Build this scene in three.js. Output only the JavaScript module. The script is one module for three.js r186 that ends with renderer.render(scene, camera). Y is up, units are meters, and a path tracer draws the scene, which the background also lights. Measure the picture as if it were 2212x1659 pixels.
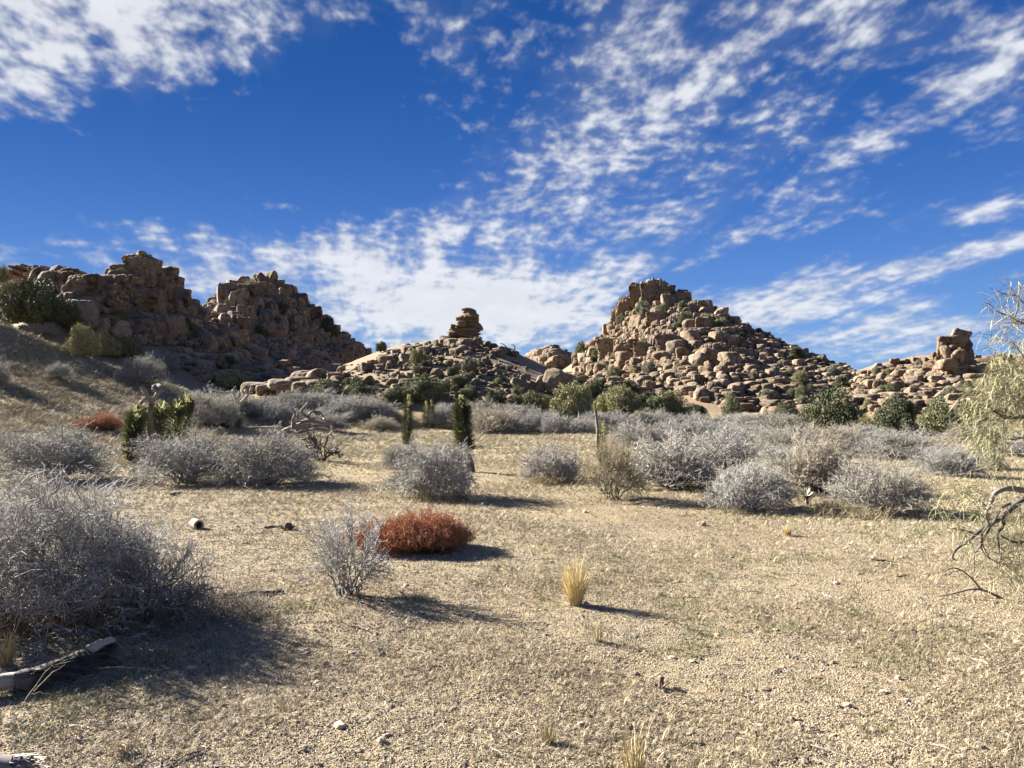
import * as THREE from 'three';
import { mergeGeometries, mergeVertices } from 'three/addons/utils/BufferGeometryUtils.js';

// ---------------------------------------------------------------- camera, sun, exposure
const scene = new THREE.Scene();
const camera = new THREE.PerspectiveCamera(53.5, 4 / 3, 0.05, 4000);
const EYE = 1.6, FOC = 1646, CX = 1106, CY = 829.5, HORIZON = 880;   // photograph measured on a 2212 x 1659 grid
camera.position.set(0, EYE, 0);
camera.rotation.x = Math.atan((HORIZON - CY) / FOC);
scene.add(camera);
const renderer = new THREE.WebGLRenderer({ antialias: true });
renderer.toneMapping = THREE.LinearToneMapping;
renderer.toneMappingExposure = 5.0;
renderer.shadowMap.enabled = true;
const EXPOSURE = 5.0;
const sunDir = new THREE.Vector3(-0.80, 0.42, -0.44).normalize();
const sun = new THREE.DirectionalLight(new THREE.Color(1.0, 0.945, 0.86), 5);
sun.position.copy(sunDir).multiplyScalar(260).add(new THREE.Vector3(0, 0, -60));
sun.target.position.set(0, 0, -60);
sun.castShadow = true;
Object.assign(sun.shadow.camera, { left: -150, right: 150, top: 120, bottom: -120, near: 1, far: 700 });
sun.shadow.mapSize.set(4096, 4096);
scene.add(sun, sun.target);

// ---------------------------------------------------------------- random numbers and noise
function rng(seed) {
  let a = seed >>> 0;
  return () => { a = (a + 0x6D2B79F5) | 0; let t = Math.imul(a ^ (a >>> 15), 1 | a); t = (t + Math.imul(t ^ (t >>> 7), 61 | t)) ^ t; return ((t ^ (t >>> 14)) >>> 0) / 4294967296; };
}
const PERM = new Uint8Array(512);
{ const r = rng(77), p = [...Array(256).keys()]; for (let i = 255; i > 0; i--) { const j = Math.floor(r() * (i + 1)); [p[i], p[j]] = [p[j], p[i]]; } for (let i = 0; i < 512; i++) PERM[i] = p[i & 255]; }
const GX = new Float32Array(256), GY = new Float32Array(256);
for (let i = 0; i < 256; i++) { GX[i] = Math.cos(i * Math.PI / 128); GY[i] = Math.sin(i * Math.PI / 128); }
function noise2(x, y, w = 256) {                     // gradient noise, about -0.7 .. 0.7, repeats every w cells
  const fx = Math.floor(x), fy = Math.floor(y), dx = x - fx, dy = y - fy;
  const x0 = ((fx % w) + w) % w & 255, x1 = (x0 + 1) % w & 255, y0 = ((fy % w) + w) % w & 255, y1 = (y0 + 1) % w & 255;
  const a = PERM[PERM[x0] + y0], b = PERM[PERM[x1] + y0], c = PERM[PERM[x0] + y1], d = PERM[PERM[x1] + y1];
  const u = dx * dx * dx * (dx * (dx * 6 - 15) + 10), v = dy * dy * dy * (dy * (dy * 6 - 15) + 10);
  const p = GX[a] * dx + GY[a] * dy, q = GX[b] * (dx - 1) + GY[b] * dy, r = GX[c] * dx + GY[c] * (dy - 1), s = GX[d] * (dx - 1) + GY[d] * (dy - 1);
  return p + u * (q - p) + v * (r - p + u * (p - q - r + s));
}
function fbm(x, y, oct, gain = 0.5, lac = 2.03) { let s = 0, a = 1; for (let i = 0; i < oct; i++) { s += a * noise2(x, y); x = x * lac + 17.3; y = y * lac - 9.1; a *= gain; } return s; }
function hash3(x, y, z) { return PERM[PERM[PERM[x & 255] + (y & 255)] + (z & 255)] / 255; }
function noise3(x, y, z) {
  const i = Math.floor(x), j = Math.floor(y), k = Math.floor(z), f = (t) => t * t * (3 - 2 * t), u = f(x - i), v = f(y - j), w = f(z - k);
  const L = (a, b, t) => a + (b - a) * t;
  return L(L(L(hash3(i, j, k), hash3(i + 1, j, k), u), L(hash3(i, j + 1, k), hash3(i + 1, j + 1, k), u), v), L(L(hash3(i, j, k + 1), hash3(i + 1, j, k + 1), u), L(hash3(i, j + 1, k + 1), hash3(i + 1, j + 1, k + 1), u), v), w) * 2 - 1;
}
const fbm3 = (x, y, z, o) => { let s = 0, a = 1; for (let i = 0; i < o; i++) { s += a * noise3(x, y, z); x = x * 2.1 + 3.7; y = y * 2.1 + 1.9; z = z * 2.1 - 5.3; a *= 0.5; } return s; };
const clamp = (x, a = 0, b = 1) => Math.min(b, Math.max(a, x));
const smooth = (a, b, x) => { const t = clamp((x - a) / (b - a)); return t * t * (3 - 2 * t); };
const mix = (a, b, t) => a + (b - a) * t;

// ---------------------------------------------------------------- sky: blue air with bands of broken altocumulus
{
  const W = 4096, H = 2048, data = new Float32Array(W * H * 4);
  // where the cloud deck is thick (+) or open (-): [azimuth x, height y, radius x, radius y, amount, tilt], on the same grid as the camera
  const banks = [
    [150, 60, 300, 130, 0.62, 0.1], [420, 40, 220, 120, 0.55, 0], [90, 210, 150, 70, 0.5, 0.5], [-300, 60, 300, 160, 0.45, 0], [720, 20, 120, 60, 0.1, 0],
    [560, 300, 420, 130, -0.75, 0.1], [200, 390, 330, 110, -0.85, 0], [820, 200, 130, 130, -0.35, 0], [760, 380, 170, 60, -0.45, 0], [60, 440, 260, 40, -0.28, 0],
    [960, 90, 100, 80, 0.2, 0.6], [1180, 60, 120, 50, 0.0, 0], [1130, 210, 70, 60, -0.15, 0],
    [1430, 120, 320, 130, 0.26, 0], [1620, 200, 280, 110, 0.16, 0], [1200, 420, 200, 70, 0.12, -0.2], [1080, 260, 90, 130, -0.3, 0], [700, 130, 140, 160, -0.3, 0], [1220, 90, 60, 60, -0.2, 0], [1620, 400, 260, 50, -0.12, -0.2], [1230, 330, 150, 90, 0.22, 0.2], [1480, 280, 240, 90, 0.18, 0], [1800, 40, 300, 80, 0.5, 0.1], [2130, 170, 150, 100, 0.55, 0], [1850, 310, 100, 32, 0.42, 0],
    [1850, 180, 130, 55, -0.25, 0], [2050, 390, 200, 60, -0.45, 0], [1650, 450, 120, 40, -0.1, 0],
    [950, 500, 200, 60, 0.4, -0.2], [690, 555, 200, 36, 0.5, -0.05], [880, 650, 380, 80, 0.85, 0.05], [1250, 690, 320, 60, 0.6, 0], [1250, 600, 300, 60, 0.62, -0.25], [1300, 510, 320, 24, 0.4, -0.28], [1120, 470, 130, 60, 0.2, 0],
    [1650, 560, 330, 34, -0.4, -0.2], [1900, 590, 330, 26, 0.75, -0.22], [2100, 460, 90, 22, 0.5, -0.28], [1980, 520, 200, 22, -0.35, -0.2], [1900, 720, 230, 50, 0.62, -0.1], [1700, 670, 130, 28, 0.4, -0.2], [1700, 720, 80, 30, -0.1, 0], [2120, 650, 120, 40, -0.35, 0],
    [230, 480, 150, 26, 0.5, 0.1], [430, 520, 120, 26, 0.42, 0.05], [180, 525, 120, 12, 0.4, 0], [460, 600, 160, 40, 0.42, 0], [640, 520, 160, 40, 0.25, 0], [100, 570, 120, 30, -0.2, 0], [620, 445, 60, 14, 0.35, 0],
  ];
  const pitch = camera.rotation.x, cp = Math.cos(pitch), sp = Math.sin(pitch), ca = Math.cos(0.2), sa = Math.sin(0.2);
  for (let j = 0; j < H; j++) {
    const el = ((j + 0.5) / H - 0.5) * Math.PI, ce = Math.cos(el), y = Math.sin(el);
    for (let i = 0; i < W; i++) {
      const o = (j * W + i) * 4; data[o + 3] = 1;
      if (y < -0.02) { data[o] = 0.30; data[o + 1] = 0.25; data[o + 2] = 0.18; continue; }
      const az = ((i + 0.5) / W - 0.5) * 2 * Math.PI, x = ce * Math.cos(az), z = ce * Math.sin(az);
      const yy = Math.max(y, 0);
      // air
      const t = Math.pow(1 - yy, 3.2), g = smooth(0.08, 0.55, yy);
      let r = mix(0.038, 0.31, t * t), gr = mix(0.17, 0.57, t * t), b = mix(0.54, 0.86, t);
      r = mix(r, 0.016, g); gr = mix(gr, 0.086, g); b = mix(b, 0.33, g);
      // cloud deck, seen in perspective on a plane overhead
      const q = 1 / (yy + 0.16), gx = x * q, gz = z * q, u = gx * ca - gz * sa, v = gx * sa + gz * ca;
      const wx = fbm(u * 2.2 + 5.2, v * 1.8, 3) * 0.05, wy = fbm(u * 2.2 - 8.1, v * 1.8 + 3.3, 3) * 0.05;
      const big = fbm((u + wx) * 1.5, (v + wy) * 0.9 + 20, 3);
      const mid = fbm((u + wx) * 5.2 + 40, (v + wy) * 4.2, 3, 0.55);
      const fine = fbm((u + wx) * 19, (v + wy) * 15, 5, 0.62);
      const street = fbm((u + wx * 0.6) * 7.5 + 3, v * 0.9, 4, 0.6);          // long bands along the wind
      let cover = -0.02;
      const fz = -(z * cp - y * sp);                 // along the view
      if (fz > 0.05) {
        const px = CX + FOC * x / fz, py = CY - FOC * (y * cp + z * sp) / fz;
        for (const k of banks) { const dx = px - k[0], dy = py - k[1] - k[5] * dx, e = (dx * dx) / (k[2] * k[2]) + (dy * dy) / (k[3] * k[3]); if (e < 7) cover += k[4] * Math.exp(-e); }
      }
      const low = 1 - smooth(0.10, 0.34, yy);
      const puff = 0.34 * big + 0.50 * mid + mix(0.60, 0.34, low) * fine + mix(0.22, 0.62, low) * street;
      const dn = puff + cover;
      let a = 0.90 * Math.pow(smooth(-0.2, 0.95, dn), 1.25);
      const veil = smooth(-0.2, 0.75, 0.4 * big + cover + 0.45 * street) * 0.34 * (0.65 + 0.5 * mid + 0.35 * fine);
      a = clamp(Math.max(a, veil));
      const lum = mix(0.70, 0.93, smooth(0.1, 0.95, dn + 0.2 * fine)) * (0.95 + 0.08 * mid);
      data[o] = mix(r, lum * 0.955, a); data[o + 1] = mix(gr, lum * 0.98, a); data[o + 2] = mix(b, lum * 1.03, a);
    }
  }
  for (let k = 0; k < data.length; k += 4) { data[k] /= EXPOSURE; data[k + 1] /= EXPOSURE; data[k + 2] /= EXPOSURE; }
  const sky = new THREE.DataTexture(data, W, H, THREE.RGBAFormat, THREE.FloatType);
  sky.mapping = THREE.EquirectangularReflectionMapping; sky.magFilter = THREE.LinearFilter; sky.colorSpace = THREE.LinearSRGBColorSpace; sky.needsUpdate = true;
  scene.background = sky; scene.environment = sky;
}

// ---------------------------------------------------------------- the lie of the land: D is metres ahead of the camera (-z)
const U = (px) => (px - CX) / FOC, V = (py) => (HORIZON - py) / FOC;
const ends = (p, D) => [[p[0][0] - 0.12 * D, 0, p[0][2]], ...p, [p[p.length - 1][0] + 0.12 * D, 0, p[p.length - 1][2]]];
function ridge(D, front, back, low, power, pts) {    // a hill whose crest runs across at distance D
  return { D, front, back, power, pts: ends(pts.map(([px, py, d = D]) => [U(px) * d, Math.max(0, EYE + V(py) * d - low), d]).sort((a, b) => a[0] - b[0]), D) };
}
const HILLS = {
  spur: ridge(46, 27, 14, 0, 1.25, [[-900, 640], [-300, 655], [-60, 675], [0, 694], [130, 750], [270, 804], [420, 852], [520, 885], [640, 920]]),
  leftHill: ridge(92, 42, 40, 1.25, 1.1, [[-500, 640], [-200, 605], [0, 608], [60, 598], [110, 592], [165, 590], [205, 612], [238, 592], [268, 568], [308, 541], [340, 562], [366, 604], [396, 646], [425, 676], [455, 702], [490, 722], [540, 750], [600, 784], [660, 806], [720, 835], [800, 880]]),
  crags: ridge(150, 72, 50, 2.2, 1.0, [[380, 820], [440, 745], [460, 690], [478, 640], [505, 612], [590, 604], [622, 622], [672, 656], [708, 680], [730, 702], [765, 726], [805, 749], [845, 766], [900, 795], [960, 830], [1040, 880]]),
  knoll: ridge(84, 34, 30, 0.1, 0.9, [[560, 880], [640, 836], [760, 797], [830, 770], [880, 755], [950, 745], [1000, 745], [1050, 750], [1100, 768], [1140, 786], [1200, 815], [1270, 850], [1340, 890]]),
  farHill: ridge(220, 60, 40, 2.6, 1.0, [[1070, 880], [1100, 800], [1122, 770], [1150, 757], [1190, 745], [1215, 756], [1240, 782], [1270, 820], [1300, 880]]),
  mound: ridge(128, 64, 50, 1.6, 0.95, [[1130, 850], [1180, 815], [1232, 778], [1272, 740], [1308, 712], [1328, 668], [1340, 650], [1368, 624], [1408, 615], [1452, 627], [1522, 656], [1602, 708], [1682, 757], [1762, 795], [1832, 820], [1900, 850], [1980, 880]]),
  eastRidge: ridge(80, 32, 40, 0.3, 0.9, [[1640, 890], [1740, 852], [1830, 816], [1900, 797], [1960, 782], [2020, 775], [2100, 782], [2212, 775], [2400, 765], [2700, 780], [3000, 880]]),
};
function hillHeight(h, x, D) {
  const p = h.pts; if (x <= p[0][0] || x >= p[p.length - 1][0]) return 0;
  let i = 0; while (p[i + 1][0] < x) i++;
  const t = (x - p[i][0]) / (p[i + 1][0] - p[i][0]), hr = mix(p[i][1], p[i + 1][1], t), dc = mix(p[i][2], p[i + 1][2], t);
  const k = D < dc ? (dc - D) / h.front : (D - dc) / h.back;
  return k >= 1 ? 0 : hr * Math.pow(1 - k, h.power);
}
const HILL_LIST = Object.values(HILLS);
function ground(x, D) {
  const d = Math.hypot(x, D);
  let y = 0.05 * fbm(x * 0.22, D * 0.22, 2) * smooth(2, 8, d) + 0.035 * noise2(x * 0.9 + 3, D * 0.9) + 0.016 * noise2(x * 2.7, D * 2.7 + 9) + 0.25 * fbm(x * 0.03 + 7, D * 0.03, 2) * smooth(12, 40, d);
  if (d < 14) y += 0.007 * noise2(x * 9.1, D * 9.1) * (1 - smooth(8, 14, d)) + 0.05 * Math.exp(-((x - 2.05) ** 2 + (D - 3.4) ** 2) / 0.09);
  y += 0.9 * smooth(44, 62, D) ;
  let m = 0;
  for (const h of HILL_LIST) { const v = hillHeight(h, x, D); if (v > 0) { const s = 0.35; m = v > m + s ? v : m > v + s ? m : Math.max(m, v) + (s - Math.abs(m - v)) ** 2 / (4 * s) * smooth(0, 0.5, Math.min(m, v)); } }
  y += m + m * 0.025 * fbm(x * 0.35, D * 0.35 + 4, 3);
  return y;
}
function ray(px, py, D) {                             // the point D metres ahead that the grid position (px, py) looks at
  const cp = Math.cos(camera.rotation.x), sp = Math.sin(camera.rotation.x), a = (px - CX) / FOC, b = -(py - CY) / FOC;
  const y = b * cp + sp, f = cp - b * sp;
  return new THREE.Vector3(a / f * D, EYE + y / f * D, -D);
}
function hit(px, py, start = 1.5) {                                // where that line of sight meets the ground
  let d0 = start, d = start;
  while (d < 400) { d0 = d; d *= start > 9 ? 1.015 : 1.02; const p = ray(px, py, d); if (p.y < ground(p.x, d)) break; }
  if (d >= 400) return null;
  for (let i = 0; i < 14; i++) { const m = (d0 + d) / 2, p = ray(px, py, m); if (p.y < ground(p.x, m)) d = m; else d0 = m; }
  const p = ray(px, py, d); p.y = ground(p.x, d); return p;
}

function crest(px, py) { for (let y = py; y < py + 60; y += 1.5) { const p = hit(px, y, 38); if (p) return p; } return null; }   // the first ground below that line of sight

// ---------------------------------------------------------------- helpers for things
const taken = {};
function numbered(name) { const n = taken[name] = (taken[name] ?? -1) + 1; return n ? `${name}_${String(n).padStart(3, '0')}` : name; }
function thing(name, label, category, pos, group) {
  const o = new THREE.Group(); o.name = numbered(name); o.userData = { label, category }; if (group) o.userData.group = group;
  if (pos) o.position.copy(pos); scene.add(o); return o;
}
function mesh(name, geo, mat, parent, stuff) {
  const m = new THREE.Mesh(geo, mat); m.name = parent ? name : numbered(name); m.castShadow = m.receiveShadow = true; if (stuff) m.userData.kind = 'stuff';
  (parent ?? scene).add(m); return m;
}
class MB {                                            // collects tubes, blades and quads into one geometry
  constructor() { this.p = []; this.n = []; this.c = []; this.i = []; }
  vert(x, y, z, nx, ny, nz, c) { this.p.push(x, y, z); this.n.push(nx, ny, nz); this.c.push(c[0], c[1], c[2]); return this.p.length / 3 - 1; }
  tube(pts, r0, r1, sides, col, rough = 0) {
    const n = pts.length; let prev = -1;
    for (let k = 0; k < n; k++) {
      const a = pts[Math.max(0, k - 1)], b = pts[Math.min(n - 1, k + 1)];
      let tx = b[0] - a[0], ty = b[1] - a[1], tz = b[2] - a[2]; const l = Math.hypot(tx, ty, tz) || 1; tx /= l; ty /= l; tz /= l;
      let ux = Math.abs(ty) < 0.9 ? -tz : 0, uy = Math.abs(ty) < 0.9 ? 0 : tz, uz = Math.abs(ty) < 0.9 ? tx : -ty; const m = Math.hypot(ux, uy, uz) || 1; ux /= m; uy /= m; uz /= m;
      const vx = ty * uz - tz * uy, vy = tz * ux - tx * uz, vz = tx * uy - ty * ux, r = mix(r0, r1, k / (n - 1));
      const first = this.p.length / 3;
      for (let s = 0; s < sides; s++) { const t = s / sides * Math.PI * 2, c = Math.cos(t), d = Math.sin(t), nx = ux * c + vx * d, ny = uy * c + vy * d, nz = uz * c + vz * d, rr = r * (1 + (rough ? rough * noise3(s * 1.7 + k * 0.3, k * 0.9, 5.5 + n) : 0)); this.vert(pts[k][0] + nx * rr, pts[k][1] + ny * rr, pts[k][2] + nz * rr, nx, ny, nz, col); }
      if (prev >= 0) for (let s = 0; s < sides; s++) { const s1 = (s + 1) % sides; this.i.push(prev + s, prev + s1, first + s, prev + s1, first + s1, first + s); }
      prev = first;
      if (sides > 4 && (k === 0 || k === n - 1)) { const c = this.vert(pts[k][0], pts[k][1], pts[k][2], k ? tx : -tx, k ? ty : -ty, k ? tz : -tz, col); for (let s = 0; s < sides; s++) k ? this.i.push(c, first + s, first + (s + 1) % sides) : this.i.push(c, first + (s + 1) % sides, first + s); }
    }
  }
  tri(a, b, c, col, n) { const i = this.vert(...a, ...n, col); this.vert(...b, ...n, col); this.vert(...c, ...n, col); this.i.push(i, i + 1, i + 2); }
  ribbon(pts, w0, w1, side, col) {                    // a narrow leaf along pts, spread along the vector side
    let prev = -1; const n = pts.length;
    for (let k = 0; k < n; k++) {
      const a = pts[Math.max(0, k - 1)], b = pts[Math.min(n - 1, k + 1)], t = [b[0] - a[0], b[1] - a[1], b[2] - a[2]], w = mix(w0, w1, k / (n - 1)) / 2;
      let nx = t[1] * side[2] - t[2] * side[1], ny = t[2] * side[0] - t[0] * side[2], nz = t[0] * side[1] - t[1] * side[0]; const l = Math.hypot(nx, ny, nz) || 1; nx /= l; ny /= l; nz /= l;
      const f = this.vert(pts[k][0] - side[0] * w, pts[k][1] - side[1] * w, pts[k][2] - side[2] * w, nx, ny, nz, col); this.vert(pts[k][0] + side[0] * w, pts[k][1] + side[1] * w, pts[k][2] + side[2] * w, nx, ny, nz, col);
      if (prev >= 0) this.i.push(prev, prev + 1, f, prev + 1, f + 1, f);
      prev = f;
    }
  }
  geo() {
    const { p, n, i } = this;
    for (let k = 0; k < i.length; k += 3) {           // wind every face the way its normals point
      const a = i[k] * 3, b = i[k + 1] * 3, c = i[k + 2] * 3, ux = p[b] - p[a], uy = p[b + 1] - p[a + 1], uz = p[b + 2] - p[a + 2], vx = p[c] - p[a], vy = p[c + 1] - p[a + 1], vz = p[c + 2] - p[a + 2];
      if ((uy * vz - uz * vy) * (n[a] + n[b] + n[c]) + (uz * vx - ux * vz) * (n[a + 1] + n[b + 1] + n[c + 1]) + (ux * vy - uy * vx) * (n[a + 2] + n[b + 2] + n[c + 2]) < 0) { const t = i[k + 1]; i[k + 1] = i[k + 2]; i[k + 2] = t; }
    }
    const g = new THREE.BufferGeometry(); g.setAttribute('position', new THREE.Float32BufferAttribute(this.p, 3)); g.setAttribute('normal', new THREE.Float32BufferAttribute(this.n, 3));
    g.setAttribute('color', new THREE.Float32BufferAttribute(this.c, 3)); g.setIndex(this.i); return g;
  }
}
const lin = (r, g, b) => new THREE.Color().setRGB(r, g, b);
const std = (o) => new THREE.MeshStandardMaterial({ roughness: 0.95, metalness: 0, ...o });
const vary = (c, r, k) => { const f = 1 + (r() - 0.5) * 2 * k; return [c[0] * f, c[1] * f, c[2] * f]; };
function tex(size, fn, srgb = true) {
  const d = new Uint8Array(size * size * 4); for (let j = 0; j < size; j++) for (let i = 0; i < size; i++) { const o = (j * size + i) * 4, c = fn(i / size, j / size); d[o] = clamp(c[0], 0, 255); d[o + 1] = clamp(c[1], 0, 255); d[o + 2] = clamp(c[2], 0, 255); d[o + 3] = 255; }
  const t = new THREE.DataTexture(d, size, size); t.wrapS = t.wrapT = THREE.RepeatWrapping; t.magFilter = THREE.LinearFilter; t.minFilter = THREE.LinearMipmapLinearFilter; t.generateMipmaps = true; if (srgb) t.colorSpace = THREE.SRGBColorSpace; t.needsUpdate = true; return t;
}
// ---------------------------------------------------------------- ground sheet
const grainHeight = [], GRAIN = 1024;
const grain = new Float32Array(GRAIN * GRAIN);
{ // scattered coarse grains of decomposed granite on a tile 1.6 m wide
  const r = rng(5);
  for (let k = 0; k < GRAIN * GRAIN; k++) { const i = k % GRAIN, j = (k / GRAIN) | 0; grain[k] = 0.30 + 0.16 * noise2(i / 32, j / 32, 32) + 0.14 * noise2(i / 8, j / 8, 128) + 0.10 * noise2(i / 4, j / 4, 256); }
  for (let k = 0; k < 26000; k++) {
    const cx = r() * GRAIN, cy = r() * GRAIN, s = 1.2 + 3.6 * Math.pow(r(), 3), e = 0.6 + r() * 0.8, h = 0.25 + 0.4 * r(), n = Math.ceil(s * 1.5);
    for (let y = -n; y <= n; y++) for (let x = -n; x <= n; x++) { const d = (x * x * e + y * y / e) / (s * s); if (d < 1) { const o = ((Math.floor(cy + y) + GRAIN) % GRAIN) * GRAIN + (Math.floor(cx + x) + GRAIN) % GRAIN; grain[o] = Math.max(grain[o], 0.3 + h * Math.sqrt(1 - d)); } }
  }
}
const grainAt = (u, v) => grain[Math.min(GRAIN - 1, Math.floor(v * GRAIN)) * GRAIN + Math.min(GRAIN - 1, Math.floor(u * GRAIN))];
const groundBump = tex(GRAIN, (u, v) => { const h = grainAt(u, v) * 255; return [h, h, h]; }, false);
const groundMap = tex(GRAIN, (u, v) => {
  const n = noise2(u * 128, v * 128, 128), m = noise2(u * 24 + 0.5, v * 24, 24), f = noise2(u * 256, v * 256 + 0.3, 256), k = 1 + 0.22 * n + 0.14 * m + 0.2 * f;
  return [226 * k, 214 * k, 196 * k];
});
function groundTint(x, D) {
  const d = Math.hypot(x, D), n = fbm(x * 0.35 + 11, D * 0.35, 3), f = fbm(x * 1.9, D * 1.9 + 5, 3);
  let c = [0.455, 0.39, 0.258];                       // gravelly sand
  const straw = smooth(9, 24, d) * (1 - smooth(58, 72, D)) ;
  const to = (t, k) => { c = [mix(c[0], t[0], k), mix(c[1], t[1], k), mix(c[2], t[2], k)]; };
  to([0.48, 0.40, 0.245], 0.75 * straw);
  to([0.39, 0.31, 0.215], smooth(56, 68, D) * (0.75 + 0.25 * smooth(-0.3, 0.4, f)));
  to([0.45, 0.37, 0.235], 0.8 * smooth(-0.25, 0.45, fbm(x * 0.8, D * 0.8 + 40, 4)) * smooth(26, 36, D) * smooth(-12, -17, x));
  to([0.44, 0.35, 0.235], 0.5 * smooth(0.1, 0.5, fbm(x * 0.6 - 20, D * 0.6, 3)) * (1 - straw));
  to([0.25, 0.245, 0.11], 0.45 * smooth(0.12, 0.6, n * 0.6 + f * 0.55) * (1 - smooth(22, 36, d)));
  const k = 1 + 0.2 * f + 0.12 * n; return c.map((v) => v * k);
}
{
  const angles = [], radii = [];
  for (let i = 0; i <= 520; i++) angles.push(-0.86 + 1.72 * i / 520);
  for (let i = 1; i < 90; i++) angles.push(0.86 + (2 * Math.PI - 1.72) * i / 90);
  angles.push(2 * Math.PI - 0.86);
  for (let i = 0; i <= 370; i++) radii.push(0.3 * Math.pow(900 / 0.3, i / 370));
  const A = angles.length, p = [], c = [], uv = [], idx = [];
  for (const r of radii) for (const a of angles) { const x = Math.sin(a) * r, D = Math.cos(a) * r; p.push(x, ground(x, D), -D); c.push(...groundTint(x, D)); uv.push(x / 1.6, D / 1.6); }
  for (let i = 0; i < radii.length - 1; i++) for (let j = 0; j < A - 1; j++) { const o = i * A + j; idx.push(o, o + A, o + 1, o + 1, o + A, o + A + 1); }
  const mid = p.length / 3; p.push(0, ground(0, 0), 0); c.push(...groundTint(0, 0)); uv.push(0, 0); for (let j = 0; j < A - 1; j++) idx.push(mid, j, j + 1);
  const g = new THREE.BufferGeometry(); g.setAttribute('position', new THREE.Float32BufferAttribute(p, 3)); g.setAttribute('color', new THREE.Float32BufferAttribute(c, 3)); g.setAttribute('uv', new THREE.Float32BufferAttribute(uv, 2)); g.setIndex(idx); g.computeVertexNormals();
  const m = mesh('ground', g, std({ color: lin(0.69, 0.69, 0.69), vertexColors: true, map: groundMap, bumpMap: groundBump, bumpScale: 0.014, roughness: 1, side: THREE.DoubleSide }));
  m.userData = { kind: 'structure', label: 'dry sandy desert flat rising into slopes', category: 'ground' };
}

// ---------------------------------------------------------------- rock: rounded, jointed granite
const rockMap = tex(512, (u, v) => {
  const a = noise2(u * 6, v * 6, 6), b = noise2(u * 24, v * 24, 24), c = noise2(u * 96, v * 96, 96), d = noise2(u * 200, v * 200, 200), s = smooth(0.12, 0.42, noise2(u * 5 + 0.3, v * 3 + 0.7, 128) + 0.3 * b), k = 1 + 0.14 * a + 0.16 * b + 0.16 * c + 0.16 * d;
  return [mix(228, 150, s * 0.8) * k, mix(218, 128, s * 0.8) * k, mix(206, 110, s * 0.8) * k];
});
const rockBump = tex(512, (u, v) => { const h = 128 + 110 * (0.5 * noise2(u * 8, v * 8, 8) + 0.4 * noise2(u * 24, v * 24, 24) + 0.3 * noise2(u * 64, v * 64, 64) + 0.2 * noise2(u * 160, v * 160, 160)); return [h, h, h]; }, false);
const rockTones = [[0.315, 0.258, 0.185], [0.275, 0.222, 0.158], [0.245, 0.192, 0.135], [0.345, 0.295, 0.225], [0.215, 0.18, 0.142], [0.28, 0.24, 0.188]];
const rockMats = rockTones.map((t) => std({ color: lin(...t), map: rockMap, bumpMap: rockBump, bumpScale: 0.12, vertexColors: true }));
const rockWhite = std({ color: lin(1, 1, 1), map: rockMap, bumpMap: rockBump, bumpScale: 0.12, vertexColors: true });
function rockGeo(seed, { box = 0.5, round = 7, detail = 9, rough = 0.06, cuts = 5, ledges = 0, cracks = 0 } = {}) {
  const r = rng(seed), planes = [];
  const add = (x, y, z, o) => { const l = Math.hypot(x, y, z); planes.push([x / l, y / l, z / l, o]); };
  const j = () => (r() - 0.5) * 0.5 * (1.2 - box);
  for (const s of [-1, 1]) { add(s, j(), j(), 0.8 + 0.2 * r()); add(j(), s, j(), 0.8 + 0.2 * r()); add(j(), j(), s, 0.8 + 0.2 * r()); }
  for (let k = 0; k < cuts; k++) add(r() - 0.5, r() - 0.5, r() - 0.5, 0.82 + 0.3 * r());
  let g = new THREE.IcosahedronGeometry(1, detail); g.deleteAttribute('normal'); g.deleteAttribute('uv'); g = mergeVertices(g, 1e-5);
  const p = g.attributes.position, col = [], uv = [], ox = r() * 50, oy = r() * 50;
  for (let i = 0; i < p.count; i++) {
    const x = p.getX(i), y = p.getY(i), z = p.getZ(i); let s = 0;
    for (const q of planes) { const d = (q[0] * x + q[1] * y + q[2] * z) / q[3]; if (d > 0) s += Math.pow(d, round); }
    let k = Math.pow(s, -1 / round);
    k *= 1 + rough * fbm3(x * 2.2 + ox, y * 2.2 + oy, z * 2.2, 3);
    if (ledges) k *= 1 - 0.1 * Math.pow(Math.abs(Math.cos(y * k * ledges + 0.7 * noise3(x * 1.5 + ox, y, z * 1.5))), 7);
    if (cracks) { const w = Math.abs(Math.sin((x * 0.8 + z * 0.6) * k * cracks + 1.2 * noise3(x + ox, y * 0.7, z))); k *= 1 - 0.1 * Math.pow(1 - w, 6); }
    p.setXYZ(i, x * k, y * k, z * k);
    const v = smooth(0.05, 0.75, fbm3(x * 1.4 + oy, y * 1.1 + ox, z * 1.4, 3)), t = 1 + 0.16 * fbm3(x * 4 + ox, y * 4, z * 4 + oy, 2);
    col.push(mix(1, 0.66, v) * t, mix(1, 0.58, v) * t, mix(1, 0.54, v) * t);
    uv.push((x + 0.6 * z) * k * 0.55, (y + 0.45 * z) * k * 0.55);
  }
  g.setAttribute('color', new THREE.Float32BufferAttribute(col, 3)); g.setAttribute('uv', new THREE.Float32BufferAttribute(uv, 2)); g.computeVertexNormals();
  return g;
}
const boulderGeos = [...Array(9)].map((_, k) => rockGeo(100 + k * 7, { box: 0.35, round: 6.2, detail: 8, rough: 0.09, cuts: 8 }));
const blockGeos = [...Array(7)].map((_, k) => rockGeo(300 + k * 5, { box: 0.8, round: 13, detail: 10, rough: 0.07, cuts: 5, cracks: k % 3 === 2 ? 3.5 : 0 }));
const slabGeos = [...Array(4)].map((_, k) => rockGeo(500 + k * 3, { box: 0.7, round: 6, detail: 10, rough: 0.07, cuts: 4, ledges: 3 }));
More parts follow.
